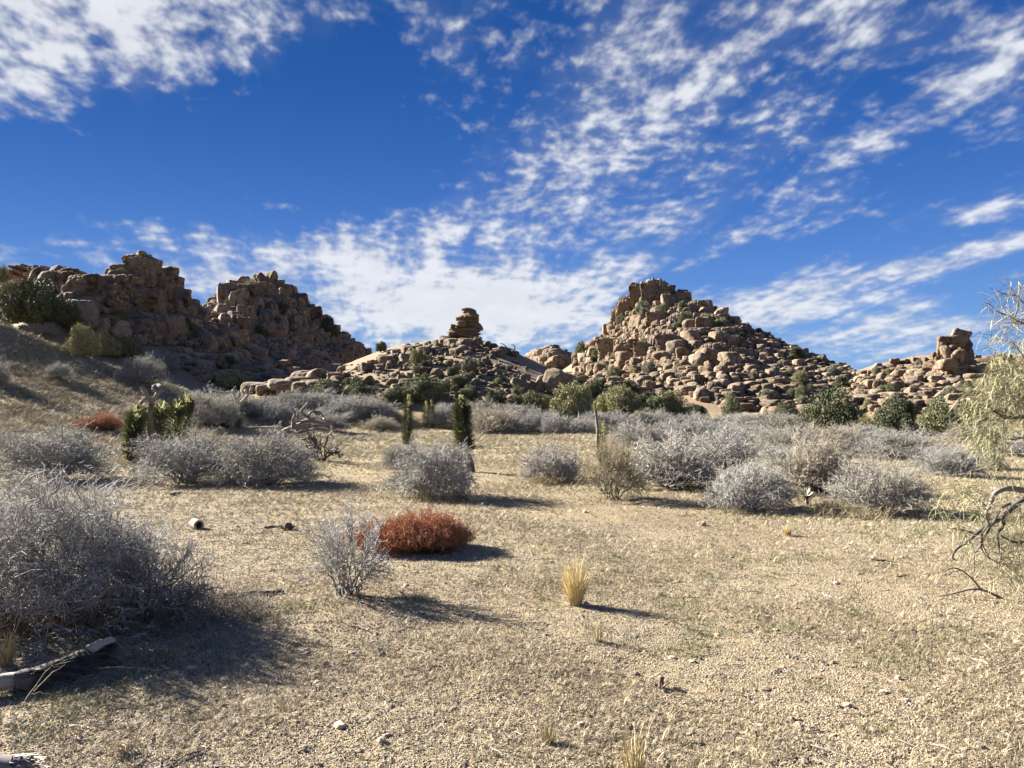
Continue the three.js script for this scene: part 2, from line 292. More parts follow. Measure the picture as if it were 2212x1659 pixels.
const cragGeos = [...Array(5)].map((_, k) => rockGeo(700 + k * 3, { box: 0.4, round: 18, detail: 10, rough: 0.08, cuts: 10 }));
const chipGeos = [...Array(4)].map((_, k) => rockGeo(900 + k * 3, { box: 0.4, round: 10, detail: 5, rough: 0.1, cuts: 7 }));
// large fractured faces: cells between warped joints stand proud by different amounts
function cliffGeo(seed) {
  const r = rng(seed), g0 = rockGeo(seed, { box: 0.8, round: 10, detail: 30, rough: 0.05, cuts: 4 }), p = g0.attributes.position, ox = r() * 40, sx = 2.1 + r(), sy = 1.3 + r() * 0.8;
  for (let i = 0; i < p.count; i++) {
    const x = p.getX(i), y = p.getY(i), z = p.getZ(i), wx = x * sx + 0.5 * noise3(x * 1.3 + ox, y * 1.1, z * 1.3) + ox, wy = y * sy + 0.45 * noise3(x * 1.2, y * 1.2 + ox, z) + ox, wz = z * sx + 0.5 * noise3(x, y * 1.1, z * 1.4 - ox);
    const e = (t) => { const f = t - Math.floor(t); return Math.min(f, 1 - f); }, edge = Math.min(e(wx), e(wy) * 1.4, e(wz)), h = hash3(Math.floor(wx), Math.floor(wy), Math.floor(wz)), k = 1 + 0.2 * (h - 0.6) - 0.13 * Math.exp(-edge * edge / 0.0035) + 0.02 * fbm3(x * 7, y * 7 + ox, z * 7, 2);
    p.setXYZ(i, x * k, y * (0.5 + 0.5 * k), z * k);
  }
  g0.computeVertexNormals(); return g0;
}
const cliffGeos = [...Array(4)].map((_, k) => cliffGeo(1100 + k * 13));
const SHAPES = { cliff: cliffGeos, boulder: boulderGeos, block: blockGeos, slab: slabGeos, crag: cragGeos };

const P = (poly, x, y) => { let inside = false; for (let i = 0, j = poly.length - 1; i < poly.length; j = i++) { const [a, b] = poly[i], [c, d] = poly[j]; if ((b > y) !== (d > y) && x < (c - a) * (y - b) / (d - b) + a) inside = !inside; } return inside; };
function formation(name, label, seed, anchor) {
  const o = thing(name, label, 'rocks'); o.position.copy(anchor);
  return { o, r: rng(seed), list: [], anchor, cells: new Map() };
}
// one rock: x, y, z its middle in the world; w, h, d its full size
function rock(f, kind, x, y, z, w, h, d, { turn = null, lean = 0, tone = null } = {}) {
  const r = f.r, set = SHAPES[kind], key = Math.floor(x / 3) * 4096 + Math.floor(z / 3), c = f.cells; if (!c.has(key)) c.set(key, []); c.get(key).push([x, z, Math.min((w + d) / 2, 3.4), y]);
  f.list.push({ geo: set[Math.floor(r() * set.length)], p: [x, y, z], s: [w / 1.85, h / 1.85, d / 1.85], e: [(r() - 0.5) * 0.2, turn ?? r() * 6.28, lean + (r() - 0.5) * 0.16], tone: tone ?? Math.floor(r() * rockMats.length), size: Math.sqrt(w * h) / -z });
}
// a rock seen at grid position (px, py) = middle, wp x hp grid units large, resting on the ground there or at distance D
function seen(f, kind, px, py, wp, hp, opt = {}) {
  const base = opt.D ? ray(px, py, opt.D) : hit(px, py + hp * 0.42); if (!base) return;
  const D = -base.z, k = D / FOC, w = wp * k, h = hp * k, dp = (opt.deep ?? 0.9) * w, m = ray(px, py, D + (opt.D ? 0 : dp * 0.25));
  rock(f, kind, m.x, m.y, m.z, w, h, dp, { turn: opt.turn ?? (f.r() - 0.5) * 0.5, lean: opt.lean ?? 0, tone: opt.tone });
}
// rocks strewn over the part of the hill inside poly; size in metres, many small and few large
function strew(f, poly, n, smin, smax, { kinds = ['boulder', 'boulder', 'block'], power = 2.4, gap = 0.62, sink = 0.18, flat = 1, tall = 0, test = null, from = 38, to = 400 } = {}) {
  const xs = poly.map((q) => q[0]), ys = poly.map((q) => q[1]), x0 = Math.min(...xs), x1 = Math.max(...xs), y0 = Math.min(...ys), y1 = Math.max(...ys), r = f.r, spots = [];
  const sizes = [...Array(n)].map(() => smin + (smax - smin) * Math.pow(r(), power)).sort((a, b) => b - a), cells = f.cells;
  for (const s of sizes) {
    for (let tries = 0; tries < 6; tries++) {
      const px = mix(x0, x1, r()), py = mix(y0, y1, r()); if (!P(poly, px, py)) continue;
      const q = hit(px, py, 38); if (!q || -q.z < from || -q.z > to) continue;
      if (test && r() > test(px, py, q)) continue;
      let bad = false; const gx = Math.floor(q.x / 3), gz = Math.floor(q.z / 3);
      for (let a = -1; a <= 1 && !bad; a++) for (let b = -1; b <= 1 && !bad; b++) for (const t of cells.get((gx + a) * 4096 + gz + b) ?? []) if (Math.hypot(t[0] - q.x, t[1] - q.z, t[3] - q.y) < (t[2] + s) * 0.5 * gap) { bad = true; break; }
      if (bad) continue;
      const w = s * (0.8 + 0.5 * r()), h = s * (0.55 + 0.45 * r() + tall * r()) * flat, d = s * (0.75 + 0.4 * r());
      rock(f, kinds[Math.floor(r() * kinds.length)], q.x, q.y + h * (0.5 - sink), q.z, w, h, d);
      break;
    }
  }
}
const Q = new THREE.Quaternion(), E = new THREE.Euler();
let chipNext = 0;
function finish(f, parts = 290) {
  if (f.o.name.startsWith('rock_hill')) f.o.userData.kind = 'structure';
  f.list.sort((a, b) => b.size - a.size);
  for (const k of f.list.slice(0, parts)) { const m = mesh('boulder', k.geo, rockMats[k.tone], f.o); m.position.set(...k.p).sub(f.anchor); m.rotation.set(...k.e); m.scale.set(...k.s); }
  const rest = f.list.slice(parts); if (!rest.length) return;
  const im = new THREE.InstancedMesh(chipGeos[chipNext++ % chipGeos.length], rockWhite, rest.length), M = new THREE.Matrix4(); im.name = 'rubble'; im.userData.kind = 'stuff'; im.castShadow = im.receiveShadow = true;
  rest.forEach((k, n) => { M.compose(new THREE.Vector3(...k.p).sub(f.anchor), Q.setFromEuler(E.set(...k.e)), new THREE.Vector3(...k.s)); im.setMatrixAt(n, M); im.setColorAt(n, lin(...rockTones[k.tone])); });
  f.o.add(im);
}
// ---------------------------------------------------------------- rock hills and outcrops
const foot = (px, D) => { const x = U(px) * D; return new THREE.Vector3(x, ground(x, D), -D); };
// a jointed wall: columns of blocks between two grid corners, each course set on the one below
function wall(f, px0, px1, top, bottom, D, cols, rows, { tone = null, deep = 1.3, bow = 0, slope = 0 } = {}) {
  const r = f.r; let x = px0; const ws = [...Array(cols)].map(() => 0.6 + r()), sum = ws.reduce((a, b) => a + b);
  ws.forEach((w0, c) => {
    const w = w0 / sum * (px1 - px0), t = top(x + w / 2), n = Math.max(1, rows + Math.round(r() * 1.4 - 0.7)); let y = bottom; const hs = [...Array(n)].map(() => 0.6 + r()), hsum = hs.reduce((a, b) => a + b);
    hs.forEach((h0, k) => { const h = h0 / hsum * (bottom - t), q = hit(x + w / 2, y - h * 0.5, 38), d = q ? clamp(-q.z, D - 9, D + 9) : D, m = ray(x + w / 2 + (r() - 0.5) * 2, y - h / 2, d + deep * 0.25 + (r() - 0.5) * 0.4), sc = d / FOC; rock(f, 'block', m.x, m.y, m.z, w * sc * 1.1, h * sc * 1.1, deep * (2 + r()), { turn: (r() - 0.5) * 0.4 - 0.25, tone: tone === null ? null : (r() < 0.6 ? tone : Math.floor(r() * 6)) }); y -= h; });
    x += w;
  });
}
const line = (...pts) => (x) => { if (x <= pts[0][0]) return pts[0][1]; for (let i = 1; i < pts.length; i++) if (x <= pts[i][0]) return mix(pts[i - 1][1], pts[i][1], (x - pts[i - 1][0]) / (pts[i][0] - pts[i - 1][0])); return pts[pts.length - 1][1]; };

{ // tall hill of stacked blocks on the left
  const f = formation('rock_hill', 'tall craggy boulder hill behind the grassy slope, highest of the skyline on the left', 11, foot(330, 62));
  for (const [px, py, w, h, kind, tone] of [[306, 547, 36, 28, 'crag', 1], [284, 562, 30, 26, 'crag', 1], [350, 563, 34, 28, 'boulder', 4], [262, 584, 36, 28, 'crag', 2], [248, 600, 34, 30, 'boulder', 2], [308, 569, 46, 26, 'block', 1], [363, 589, 42, 28, 'block', 2], [330, 580, 36, 34, 'block', 1], [290, 588, 40, 30, 'block', 5], [372, 610, 40, 30, 'block', 2], [318, 606, 44, 38, 'block', 4], [345, 625, 44, 40, 'crag', 4], [240, 608, 60, 28, 'slab', 1], [275, 618, 60, 34, 'block', 1], [300, 640, 60, 40, 'crag', 4], [232, 630, 50, 32, 'block', 2], [180, 632, 64, 36, 'block', 2], [195, 612, 40, 28, 'block', 1], [170, 602, 40, 30, 'block', 1], [150, 596, 44, 34, 'crag', 2], [130, 590, 44, 30, 'block', 4], [190, 655, 60, 30, 'slab', 2], [392, 640, 36, 34, 'block', 2], [410, 660, 34, 32, 'block', 4], [380, 665, 44, 36, 'crag', 4], [432, 678, 34, 30, 'block', 4], [158, 664, 42, 22, 'boulder', 3], [243, 658, 48, 19, 'boulder', 2], [224, 672, 36, 18, 'boulder', 1], [250, 676, 48, 20, 'block', 2], [280, 668, 26, 16, 'boulder', 2], [300, 672, 24, 14, 'boulder', 2], [190, 680, 34, 18, 'slab', 3], [232, 690, 60, 18, 'slab', 1], [370, 685, 34, 16, 'boulder', 3], [392, 700, 40, 30, 'crag', 5], [300, 710, 70, 40, 'crag', 4], [340, 700, 50, 34, 'crag', 4], [265, 705, 60, 26, 'slab', 2]]) seen(f, kind, px, py, w, h, { tone });
  for (const [px, py, w, h, tone, deep] of [[308, 594, 62, 74, 1, 0.7], [262, 618, 62, 48, 1, 0.7], [348, 626, 56, 62, 4, 0.7], [182, 620, 74, 54, 2, 0.7], [136, 606, 60, 40, 1, 0.7], [300, 648, 84, 50, 5, 0.7], [385, 655, 50, 50, 4, 0.7], [235, 650, 70, 40, 1, 0.7], [320, 700, 80, 44, 4, 0.7]]) seen(f, 'cliff', px, py, w, h, { tone, deep });
  wall(f, 22, 76, line([22, 588], [35, 578], [76, 575]), 608, 100, 5, 2, { tone: 4 });
  wall(f, 78, 110, line([78, 580], [110, 577]), 604, 98, 3, 2, { tone: 4 });
  const poly = [[10, 592], [60, 582], [170, 580], [235, 572], [310, 546], [370, 600], [430, 662], [530, 740], [560, 770], [480, 762], [380, 745], [300, 745], [230, 720], [150, 700], [130, 640], [60, 605]];
  strew(f, poly, 200, 0.9, 2.5, { kinds: ['block', 'crag', 'crag', 'boulder'], power: 1.8, gap: 0.85, tall: 0.6, from: 58, test: (x) => x < 385 ? 1 : 0.1 });
  strew(f, poly, 3600, 0.2, 1.1, { kinds: ['boulder', 'block', 'crag'], power: 2.4, gap: 0.62, tall: 0.3, from: 55 });
  finish(f, 290);
}
{ // the whale-backed boulder and broken slabs at its foot
  const f = formation('boulder_group', 'big split dome boulder with smaller slabs below the left skyline hill', 12, foot(495, 66));
  for (const [px, py, w, h, kind, tone, lean] of [[498, 730, 66, 42, 'boulder', 1, 0], [472, 742, 42, 34, 'boulder', 1, 0.5], [460, 748, 34, 18, 'boulder', 2, 0.3], [530, 752, 40, 28, 'block', 2, -0.2], [555, 765, 46, 30, 'slab', 4, -0.3], [520, 765, 44, 22, 'boulder', 5, 0]]) seen(f, kind, px, py, w, h, { tone, lean });
  finish(f);
}
{ // layered low ledges between the grassy slope and the knoll
  const f = formation('rock_ledges', 'low layered shelves of tan boulders at the foot of the left hills', 13, foot(520, 58));
  for (const [px, py, w, h, kind, tone] of [[385, 772, 40, 18, 'slab', 1], [430, 770, 50, 18, 'slab', 1], [478, 786, 34, 18, 'boulder', 1], [500, 792, 40, 16, 'boulder', 2], [530, 782, 30, 14, 'boulder', 5], [612, 818, 28, 18, 'boulder', 1], [640, 822, 34, 16, 'boulder', 1]]) seen(f, kind, px, py, w, h, { tone });
  strew(f, [[360, 765], [460, 765], [560, 785], [640, 790], [720, 800], [730, 830], [700, 850], [620, 850], [560, 852], [480, 835], [420, 815]], 330, 0.4, 2.2, { kinds: ['slab', 'boulder', 'boulder'], power: 1.8, gap: 0.5, flat: 0.65 });
  finish(f, 220);
}
{ // the jagged hill
  const f = formation('rock_hill', 'jagged pinnacle-topped rock hill, second from the left, with a long slope falling to the knoll', 14, foot(640, 95));
  for (const [px, py, w, h, tone] of [[533, 605, 11, 26, 1], [522, 612, 14, 24, 2], [552, 605, 17, 20, 1], [589, 599, 22, 18, 4], [595, 611, 14, 22, 4], [570, 610, 18, 22, 2], [618, 612, 16, 16, 4], [461, 652, 19, 24, 2], [689, 658, 15, 16, 1], [709, 668, 14, 20, 4], [492, 622, 30, 26, 2], [508, 610, 20, 20, 1], [604, 620, 30, 20, 2], [726, 690, 14, 14, 4]]) seen(f, 'crag', px, py, w, h, { tone });
  for (const [px, py, w, h, tone] of [[495, 640, 36, 44, 4], [530, 640, 34, 44, 2], [560, 630, 36, 40, 2], [585, 640, 34, 36, 4], [625, 632, 40, 26, 1], [645, 655, 36, 28, 2], [560, 655, 40, 26, 1], [665, 672, 30, 26, 2]]) seen(f, 'block', px, py, w, h, { tone, deep: 0.7 });
  for (const [px, py, w, h, tone] of [[498, 640, 46, 54, 4], [530, 636, 44, 48, 2], [568, 632, 54, 44, 1], [610, 630, 44, 34, 2], [640, 650, 46, 34, 4], [675, 680, 40, 36, 4]]) seen(f, 'cliff', px, py, w, h, { tone, deep: 0.6 });
  for (const [px, py, w, h] of [[697, 720, 13, 11], [708, 723, 13, 12], [742, 700, 12, 10]]) seen(f, 'boulder', px, py, w, h, { tone: 1 });
  const poly = [[440, 672], [475, 625], [505, 606], [590, 600], [625, 622], [680, 660], [715, 676], [760, 716], [840, 760], [890, 785], [840, 800], [700, 800], [620, 790], [540, 745], [470, 700]];
  strew(f, poly, 240, 1.0, 3.0, { kinds: ['crag', 'crag', 'crag', 'block'], power: 2, gap: 0.85, tall: 0.9, from: 92, test: (x, y) => x > 478 && x < 660 && y < 740 ? 1 : 0.06 });
  strew(f, poly, 4200, 0.28, 1.4, { kinds: ['crag', 'boulder', 'block'], power: 2.4, gap: 0.6, tall: 0.5, from: 85 });
  finish(f, 290);
}
{ // stacked spire
  const f = formation('rock_spire', 'stacked balanced rock spire with a beaked cap standing alone on the central knoll', 15, foot(1005, 83));
  const D = 83.5;
  for (const [px, py, w, h, kind, tone, lean] of [[1014, 673, 31, 15, 'boulder', 4, -0.1], [1003, 668.5, 13, 5, 'slab', 4, 0.1], [1009, 688, 47, 19, 'block', 2, -0.05], [1018, 682, 28, 14, 'boulder', 2, 0], [1024, 706, 40, 21, 'boulder', 2, -0.06], [996, 701, 28, 14, 'slab', 1, 0], [978, 705, 12, 11, 'boulder', 1, 0], [1004, 714, 66, 14, 'slab', 1, 0], [1002, 723, 68, 13, 'slab', 1, 0], [985, 733, 40, 14, 'boulder', 1, 0], [1019, 733, 38, 16, 'slab', 4, 0], [960, 733, 26, 16, 'boulder', 1, 0], [975, 722, 18, 14, 'boulder', 1, 0], [1000, 742, 40, 12, 'slab', 1, 0], [944, 740, 18, 12, 'boulder', 0, 0]]) seen(f, kind, px, py, w, h, { D: D - (w < 30 ? 1 : 0), tone, lean, deep: w < 30 ? 1.2 : 0.8 });
  finish(f);
}
{ // rocks round the top of the knoll
  const f = formation('rock_collar', 'band of rounded boulders around the crest of the knoll under the spire', 16, foot(980, 76));
  for (const [px, py, w, h, tone] of [[841, 765, 17, 14, 2], [857, 766, 14, 12, 2], [912, 757, 12, 12, 1], [922, 756, 12, 12, 0], [932, 750, 14, 12, 1], [978, 757, 18, 10, 1], [1012, 757, 18, 10, 1]]) seen(f, 'boulder', px, py, w, h, { tone });
  strew(f, [[850, 762], [900, 750], [960, 742], [1060, 748], [1120, 772], [1080, 770], [1000, 765], [930, 768], [880, 780], [830, 800], [800, 815], [790, 800]], 130, 0.3, 1.3, { kinds: ['boulder', 'boulder', 'block'], power: 1.6 });
  finish(f);
}
{ // small rubble over the knoll
  const f = formation('scree', 'small broken rubble scattered over the sandy knoll', 23, foot(960, 62)); f.o.userData.kind = 'stuff'; f.o.userData.category = 'rubble';
  strew(f, [[690, 800], [830, 776], [960, 750], [1080, 765], [1140, 795], [1150, 850], [1000, 868], [820, 868], [700, 850]], 1500, 0.07, 0.4, { kinds: ['boulder'], power: 2.6, gap: 0.8, test: (x, y) => 0.15 + smooth(-0.2, 0.35, noise2(x * 0.025, y * 0.06)) });
  finish(f, 0);
}
{ // dark outcrop on the knoll's near side
  const f = formation('boulder_group', 'dark shrubby boulder outcrop halfway down the near side of the knoll', 17, foot(925, 58));
  for (const [px, py, w, h, kind, tone] of [[918, 801, 26, 20, 'boulder', 4], [944, 806, 32, 22, 'boulder', 2], [970, 824, 32, 20, 'boulder', 4], [903, 820, 26, 12, 'boulder', 5], [935, 822, 30, 12, 'slab', 5], [880, 828, 40, 20, 'boulder', 2], [865, 848, 34, 26, 'boulder', 2], [845, 852, 26, 26, 'boulder', 4], [850, 826, 30, 16, 'boulder', 1]]) seen(f, kind, px, py, w, h, { tone });
  finish(f);
}
{ // leaning slabs
  const f = formation('leaning_slabs', 'leaning pale granite slabs among shrubs in front of the pyramid hill', 18, foot(1170, 60));
  for (const [px, py, w, h, lean, tone] of [[1203, 826, 66, 54, -0.25, 1], [1168, 832, 24, 50, -0.3, 1], [1147, 840, 17, 36, -0.35, 2], [1128, 832, 34, 26, -0.7, 1], [1116, 826, 26, 18, -0.5, 0], [1135, 815, 24, 14, -0.1, 5]]) seen(f, 'block', px, py, w, h, { lean, tone, D: 60, deep: 0.8 });
  for (const [px, py, w, h, tone] of [[1090, 874, 26, 20, 3], [1110, 858, 32, 12, 3], [1084, 861, 18, 8, 3], [1204, 846, 22, 20, 3], [1180, 860, 24, 10, 3], [1155, 861, 18, 10, 3], [1225, 840, 40, 22, 4]]) seen(f, 'boulder', px, py, w, h, { tone });
  finish(f);
}
{ // far small hill in the gap
  const f = formation('rock_hill', 'small distant rock hill in the gap between spire and pyramid hill', 19, foot(1180, 170));
  strew(f, [[1100, 790], [1122, 764], [1150, 752], [1190, 740], [1215, 750], [1240, 776], [1232, 790], [1150, 800]], 500, 0.9, 4.2, { kinds: ['crag', 'block', 'boulder'], power: 2.2, gap: 0.5, from: 150 });
  for (const [px, py, w, h] of [[1190, 745, 18, 14], [1206, 752, 16, 14], [1160, 758, 22, 14], [1180, 760, 24, 22], [1140, 764, 16, 14], [1215, 765, 20, 18]]) seen(f, 'crag', px, py, w, h, { tone: 4 });
  finish(f, 160);
}
{ // the pyramid
  const f = formation('rock_hill', 'pyramid-shaped boulder hill with a cliffed summit, right of the spire', 20, foot(1480, 75));
  const px = (z) => 1179.5 + z * 0.2646, py = (z) => 576 + z * 0.2646;
  wall(f, 1366, 1456, line([1366, 622], [1376, 611], [1390, 610], [1404, 605], [1425, 607], [1440, 613], [1456, 622]), 668, 124, 7, 2, { tone: 4, bow: 2, deep: 1.6, slope: 1.5 });
  wall(f, 1324, 1382, line([1324, 690], [1330, 668], [1345, 654], [1382, 648]), 702, 120, 4, 3, { tone: 1, bow: 1.5, slope: 2 });
  wall(f, 1288, 1414, line([1288, 760], [1296, 736], [1340, 730], [1414, 742]), 780, 103, 15, 3, { tone: 0, bow: 3, deep: 1.2, slope: 2.5 });
  wall(f, 1414, 1480, line([1414, 732], [1428, 723], [1446, 726], [1480, 724]), 768, 104, 5, 1, { tone: 4, deep: 1.8, slope: 1 });
  wall(f, 1455, 1586, line([1455, 710], [1500, 706], [1550, 706], [1586, 716]), 734, 110, 6, 1, { tone: 5, deep: 1.8 });
  for (const [x, y, w, h, tone] of [[1378, 641, 40, 54, 4], [1406, 636, 44, 56, 4], [1436, 639, 46, 46, 4], [1350, 668, 36, 52, 1], [1334, 682, 28, 40, 1], [1470, 648, 44, 34, 5], [1505, 664, 44, 30, 5], [1545, 692, 46, 28, 5], [1592, 718, 42, 26, 4], [1636, 744, 42, 24, 4], [1540, 756, 56, 30, 5], [1600, 764, 44, 24, 1], [1470, 690, 50, 30, 5], [1420, 690, 50, 34, 1], [1312, 755, 46, 48, 0], [1350, 755, 52, 48, 0], [1390, 760, 46, 40, 1], [1446, 744, 60, 42, 4], [1500, 722, 66, 30, 5], [1556, 722, 60, 30, 5]]) seen(f, 'cliff', x, y, w, h, { tone, deep: 0.6, turn: -0.35 + 0.2 * f.r() });
  for (const [x, y, w, h, kind, tone, D] of [[1190, 680, 120, 130, 'block', 2, 103], [1376, 690, 150, 140, 'block', 2, 103], [1395, 612, 134, 66, 'boulder', 1, 103], [1197, 600, 58, 32, 'boulder', 1, 103], [1252, 650, 44, 60, 'boulder', 1, 103], [1290, 660, 50, 90, 'block', 4, 103.5]]) seen(f, kind, px(x), py(y), w * 0.2646, h * 0.2646, { D, tone, deep: 0.9 });
  for (const [x, y, w, h, kind, tone] of [[725, 445, 130, 90, 'crag', 0], [540, 512, 90, 80, 'boulder', 1], [600, 525, 80, 60, 'boulder', 2], [960, 515, 50, 70, 'crag', 2], [1015, 520, 70, 60, 'boulder', 1], [440, 835, 122, 96, 'boulder', 0], [1145, 925, 92, 52, 'boulder', 3], [1050, 992, 74, 32, 'boulder', 3], [1040, 785, 44, 66, 'boulder', 1], [1075, 795, 34, 64, 'boulder', 1], [1545, 930, 90, 70, 'boulder', 0], [1605, 965, 44, 50, 'boulder', 2], [1815, 860, 80, 60, 'boulder', 1], [1960, 955, 50, 56, 'boulder', 1], [2005, 975, 50, 56, 'boulder', 1], [2155, 975, 60, 52, 'boulder', 5], [1300, 1085, 90, 50, 'crag', 1], [1650, 1090, 110, 56, 'boulder', 3], [1570, 1045, 50, 56, 'boulder', 0], [2000, 1120, 76, 66, 'block', 1], [1945, 1110, 60, 60, 'boulder', 1], [1960, 1170, 80, 50, 'block', 1], [1955, 1260, 60, 56, 'boulder', 0], [430, 930, 90, 40, 'slab', 3], [700, 270, 60, 56, 'boulder', 1], [675, 255, 40, 50, 'boulder', 1], [1230, 310, 130, 70, 'crag', 5], [1150, 365, 60, 70, 'crag', 3], [180, 770, 90, 70, 'boulder', 0], [240, 760, 60, 100, 'crag', 1], [850, 765, 70, 60, 'crag', 1], [750, 760, 60, 40, 'boulder', 0]]) seen(f, kind, px(x), py(y), w * 0.2646, h * 0.2646, { tone });
  const poly = [[1232, 778], [1272, 735], [1310, 705], [1330, 660], [1370, 618], [1450, 620], [1522, 645], [1602, 690], [1690, 735], [1762, 770], [1832, 800], [1900, 845], [1700, 830], [1560, 800], [1440, 790], [1330, 800], [1240, 810]];
  strew(f, poly, 230, 0.8, 2.3, { kinds: ['boulder', 'block', 'crag'], power: 2, gap: 0.9, tall: 0.3, from: 66, test: (x) => x < 1590 ? 1 : 0 });
  strew(f, poly, 4600, 0.22, 1.1, { kinds: ['boulder', 'block', 'crag'], power: 2.4, gap: 0.62, tall: 0.2, from: 62 });
  strew(f, [[1200, 810], [1330, 790], [1440, 785], [1560, 790], [1700, 815], [1860, 840], [1900, 860], [1840, 890], [1720, 905], [1560, 880], [1480, 850], [1400, 855], [1280, 835]], 1700, 0.16, 1.5, { kinds: ['boulder', 'boulder', 'slab'], power: 3.2, gap: 0.72, flat: 0.85, test: (x, y) => 0.35 + 0.65 * smooth(-0.25, 0.2, noise2(x * 0.03, y * 0.07)) });
  finish(f, 295);
}
{ // tower
  const f = formation('rock_tower', 'tall knobbly rock tower on the ridge beside the desert willow', 21, foot(2060, 66));
  const px = (z) => 1634.8 + z * 0.2645, py = (z) => 576 + z * 0.2645, D = 66;
  for (const [x, y, w, h, kind, tone, back, lean] of [[1590, 860, 220, 180, 'cliff', 0, 0.2, 0], [1560, 800, 150, 110, 'boulder', 0, -0.6, 0], [1640, 880, 130, 140, 'crag', 1, -0.5, 0], [1555, 715, 100, 140, 'boulder', 0, 0, 0.1], [1630, 730, 104, 104, 'boulder', 3, -0.5, 0], [1600, 660, 60, 44, 'boulder', 5, -0.2, 0], [1650, 585, 130, 140, 'crag', 5, 0.8, -0.45], [1610, 610, 110, 90, 'boulder', 1, 0.5, 0], [1512, 650, 74, 160, 'block', 2, 0.5, 0], [1512, 595, 70, 60, 'boulder', 4, 0.5, 0], [1700, 650, 90, 120, 'crag', 4, 1, 0], [1720, 740, 110, 160, 'crag', 4, 1.2, 0], [1735, 850, 110, 170, 'block', 4, 1.2, 0], [1660, 770, 120, 260, 'cliff', 2, 1.4, 0], [1480, 760, 50, 60, 'boulder', 1, 0, 0], [1445, 730, 44, 60, 'block', 2, 0.4, 0], [1510, 905, 70, 70, 'crag', 4, -0.4, 0]]) seen(f, kind, px(x), py(y), w * 0.2645, h * 0.2645, { D: D + back, tone, lean, deep: 0.85 });
  finish(f);
}
{ // ridge of rounded rocks
  const f = formation('rock_ridge', 'low ridge of rounded tan boulders leading up to the rock tower', 22, foot(1950, 56));
  const px = (z) => 1634.8 + z * 0.2645, py = (z) => 576 + z * 0.2645;
  for (const [x, y, w, h, kind, tone] of [[1457, 982, 96, 76, 'boulder', 1], [1470, 1040, 80, 40, 'slab', 0], [1475, 1085, 100, 60, 'boulder', 0], [1470, 1130, 104, 50, 'slab', 0], [1475, 1170, 110, 56, 'boulder', 1], [1585, 1080, 120, 90, 'block', 0], [1720, 1105, 110, 70, 'boulder', 3], [1560, 1010, 80, 50, 'boulder', 4], [670, 965, 70, 76, 'boulder', 1], [735, 1020, 120, 56, 'slab', 0], [455, 970, 80, 56, 'boulder', 1], [525, 970, 70, 60, 'boulder', 2], [650, 1070, 90, 80, 'boulder', 1], [850, 1060, 50, 50, 'block', 1], [925, 1110, 60, 76, 'block', 0], [1160, 1060, 110, 76, 'slab', 0], [1185, 1100, 90, 50, 'boulder', 0], [1310, 880, 66, 60, 'boulder', 3], [990, 870, 46, 34, 'boulder', 4], [1055, 855, 50, 30, 'crag', 4], [1300, 770, 60, 60, 'boulder', 1], [1235, 775, 60, 44, 'boulder', 2], [1380, 770, 50, 60, 'boulder', 1], [1850, 770, 90, 40, 'boulder', 1], [870, 1100, 70, 34, 'boulder', 0], [250, 1130, 70, 70, 'boulder', 1]]) seen(f, kind, px(x), py(y), w * 0.2645, h * 0.2645, { tone });
  strew(f, [[1760, 855], [1830, 818], [1900, 800], [1990, 778], [2020, 776], [2220, 776], [2330, 790], [2330, 900], [2060, 900], [1960, 892], [1880, 895], [1800, 880]], 1500, 0.14, 1.4, { kinds: ['boulder', 'boulder', 'slab', 'block'], power: 3.2, gap: 0.7, flat: 0.85 });
  finish(f, 290);
}
{ // loose stones on the sandy knoll: each lies on its own
  const f = { r: rng(31), list: [], anchor: new THREE.Vector3(), cells: new Map() };
  for (const [px, py, w, h] of [[797, 823, 27, 24], [1046, 802, 20, 15], [1030, 803, 10, 9], [1035, 797, 12, 8], [1074, 815, 26, 10], [700, 800, 20, 12], [720, 808, 16, 8], [668, 820, 10, 18], [732, 790, 18, 12], [1114, 783, 16, 7]]) seen(f, 'boulder', px, py, w, h, {});
  strew(f, [[700, 800], [830, 780], [900, 772], [1080, 775], [1130, 800], [1100, 840], [980, 850], [820, 850], [700, 830]], 110, 0.16, 0.8, { power: 1.6, gap: 0.9 });
  for (const k of f.list) { const m = mesh('boulder', k.geo, rockMats[k.tone]); m.position.set(...k.p); m.rotation.set(...k.e); m.scale.set(...k.s); m.userData = { label: 'loose tan boulder lying on the bare sandy side of the central knoll', category: 'boulder', group: 'loose boulders on the sandy knoll' }; }
}
// ---------------------------------------------------------------- shrubs
const woodMat = std({ color: lin(0.76, 0.76, 0.76), vertexColors: true, roughness: 0.9 });
const leafMat = std({ color: lin(0.76, 0.76, 0.76), vertexColors: true, roughness: 0.8, side: THREE.DoubleSide });
const spoint = (r) => { const z = r() * 2 - 1, a = r() * 6.2832, s = Math.sqrt(1 - z * z); return [s * Math.cos(a), z, s * Math.sin(a)]; };
const along = (pts, t) => { const k = Math.min(pts.length - 2, Math.floor(t * (pts.length - 1))), f = t * (pts.length - 1) - k; return [0, 1, 2].map((i) => mix(pts[k][i], pts[k + 1][i], f)); };
function arc(a, b, n, bow, wob, r) {                  // a wandering path from a to b that bows upward
  const out = []; for (let k = 0; k <= n; k++) { const t = k / n, w = k === 0 || k === n ? 0 : wob; out.push([mix(a[0], b[0], t) + (r() - 0.5) * w, mix(a[1], b[1], t) + bow * Math.sin(t * Math.PI) + (r() - 0.5) * w, mix(a[2], b[2], t) + (r() - 0.5) * w]); } return out;
}
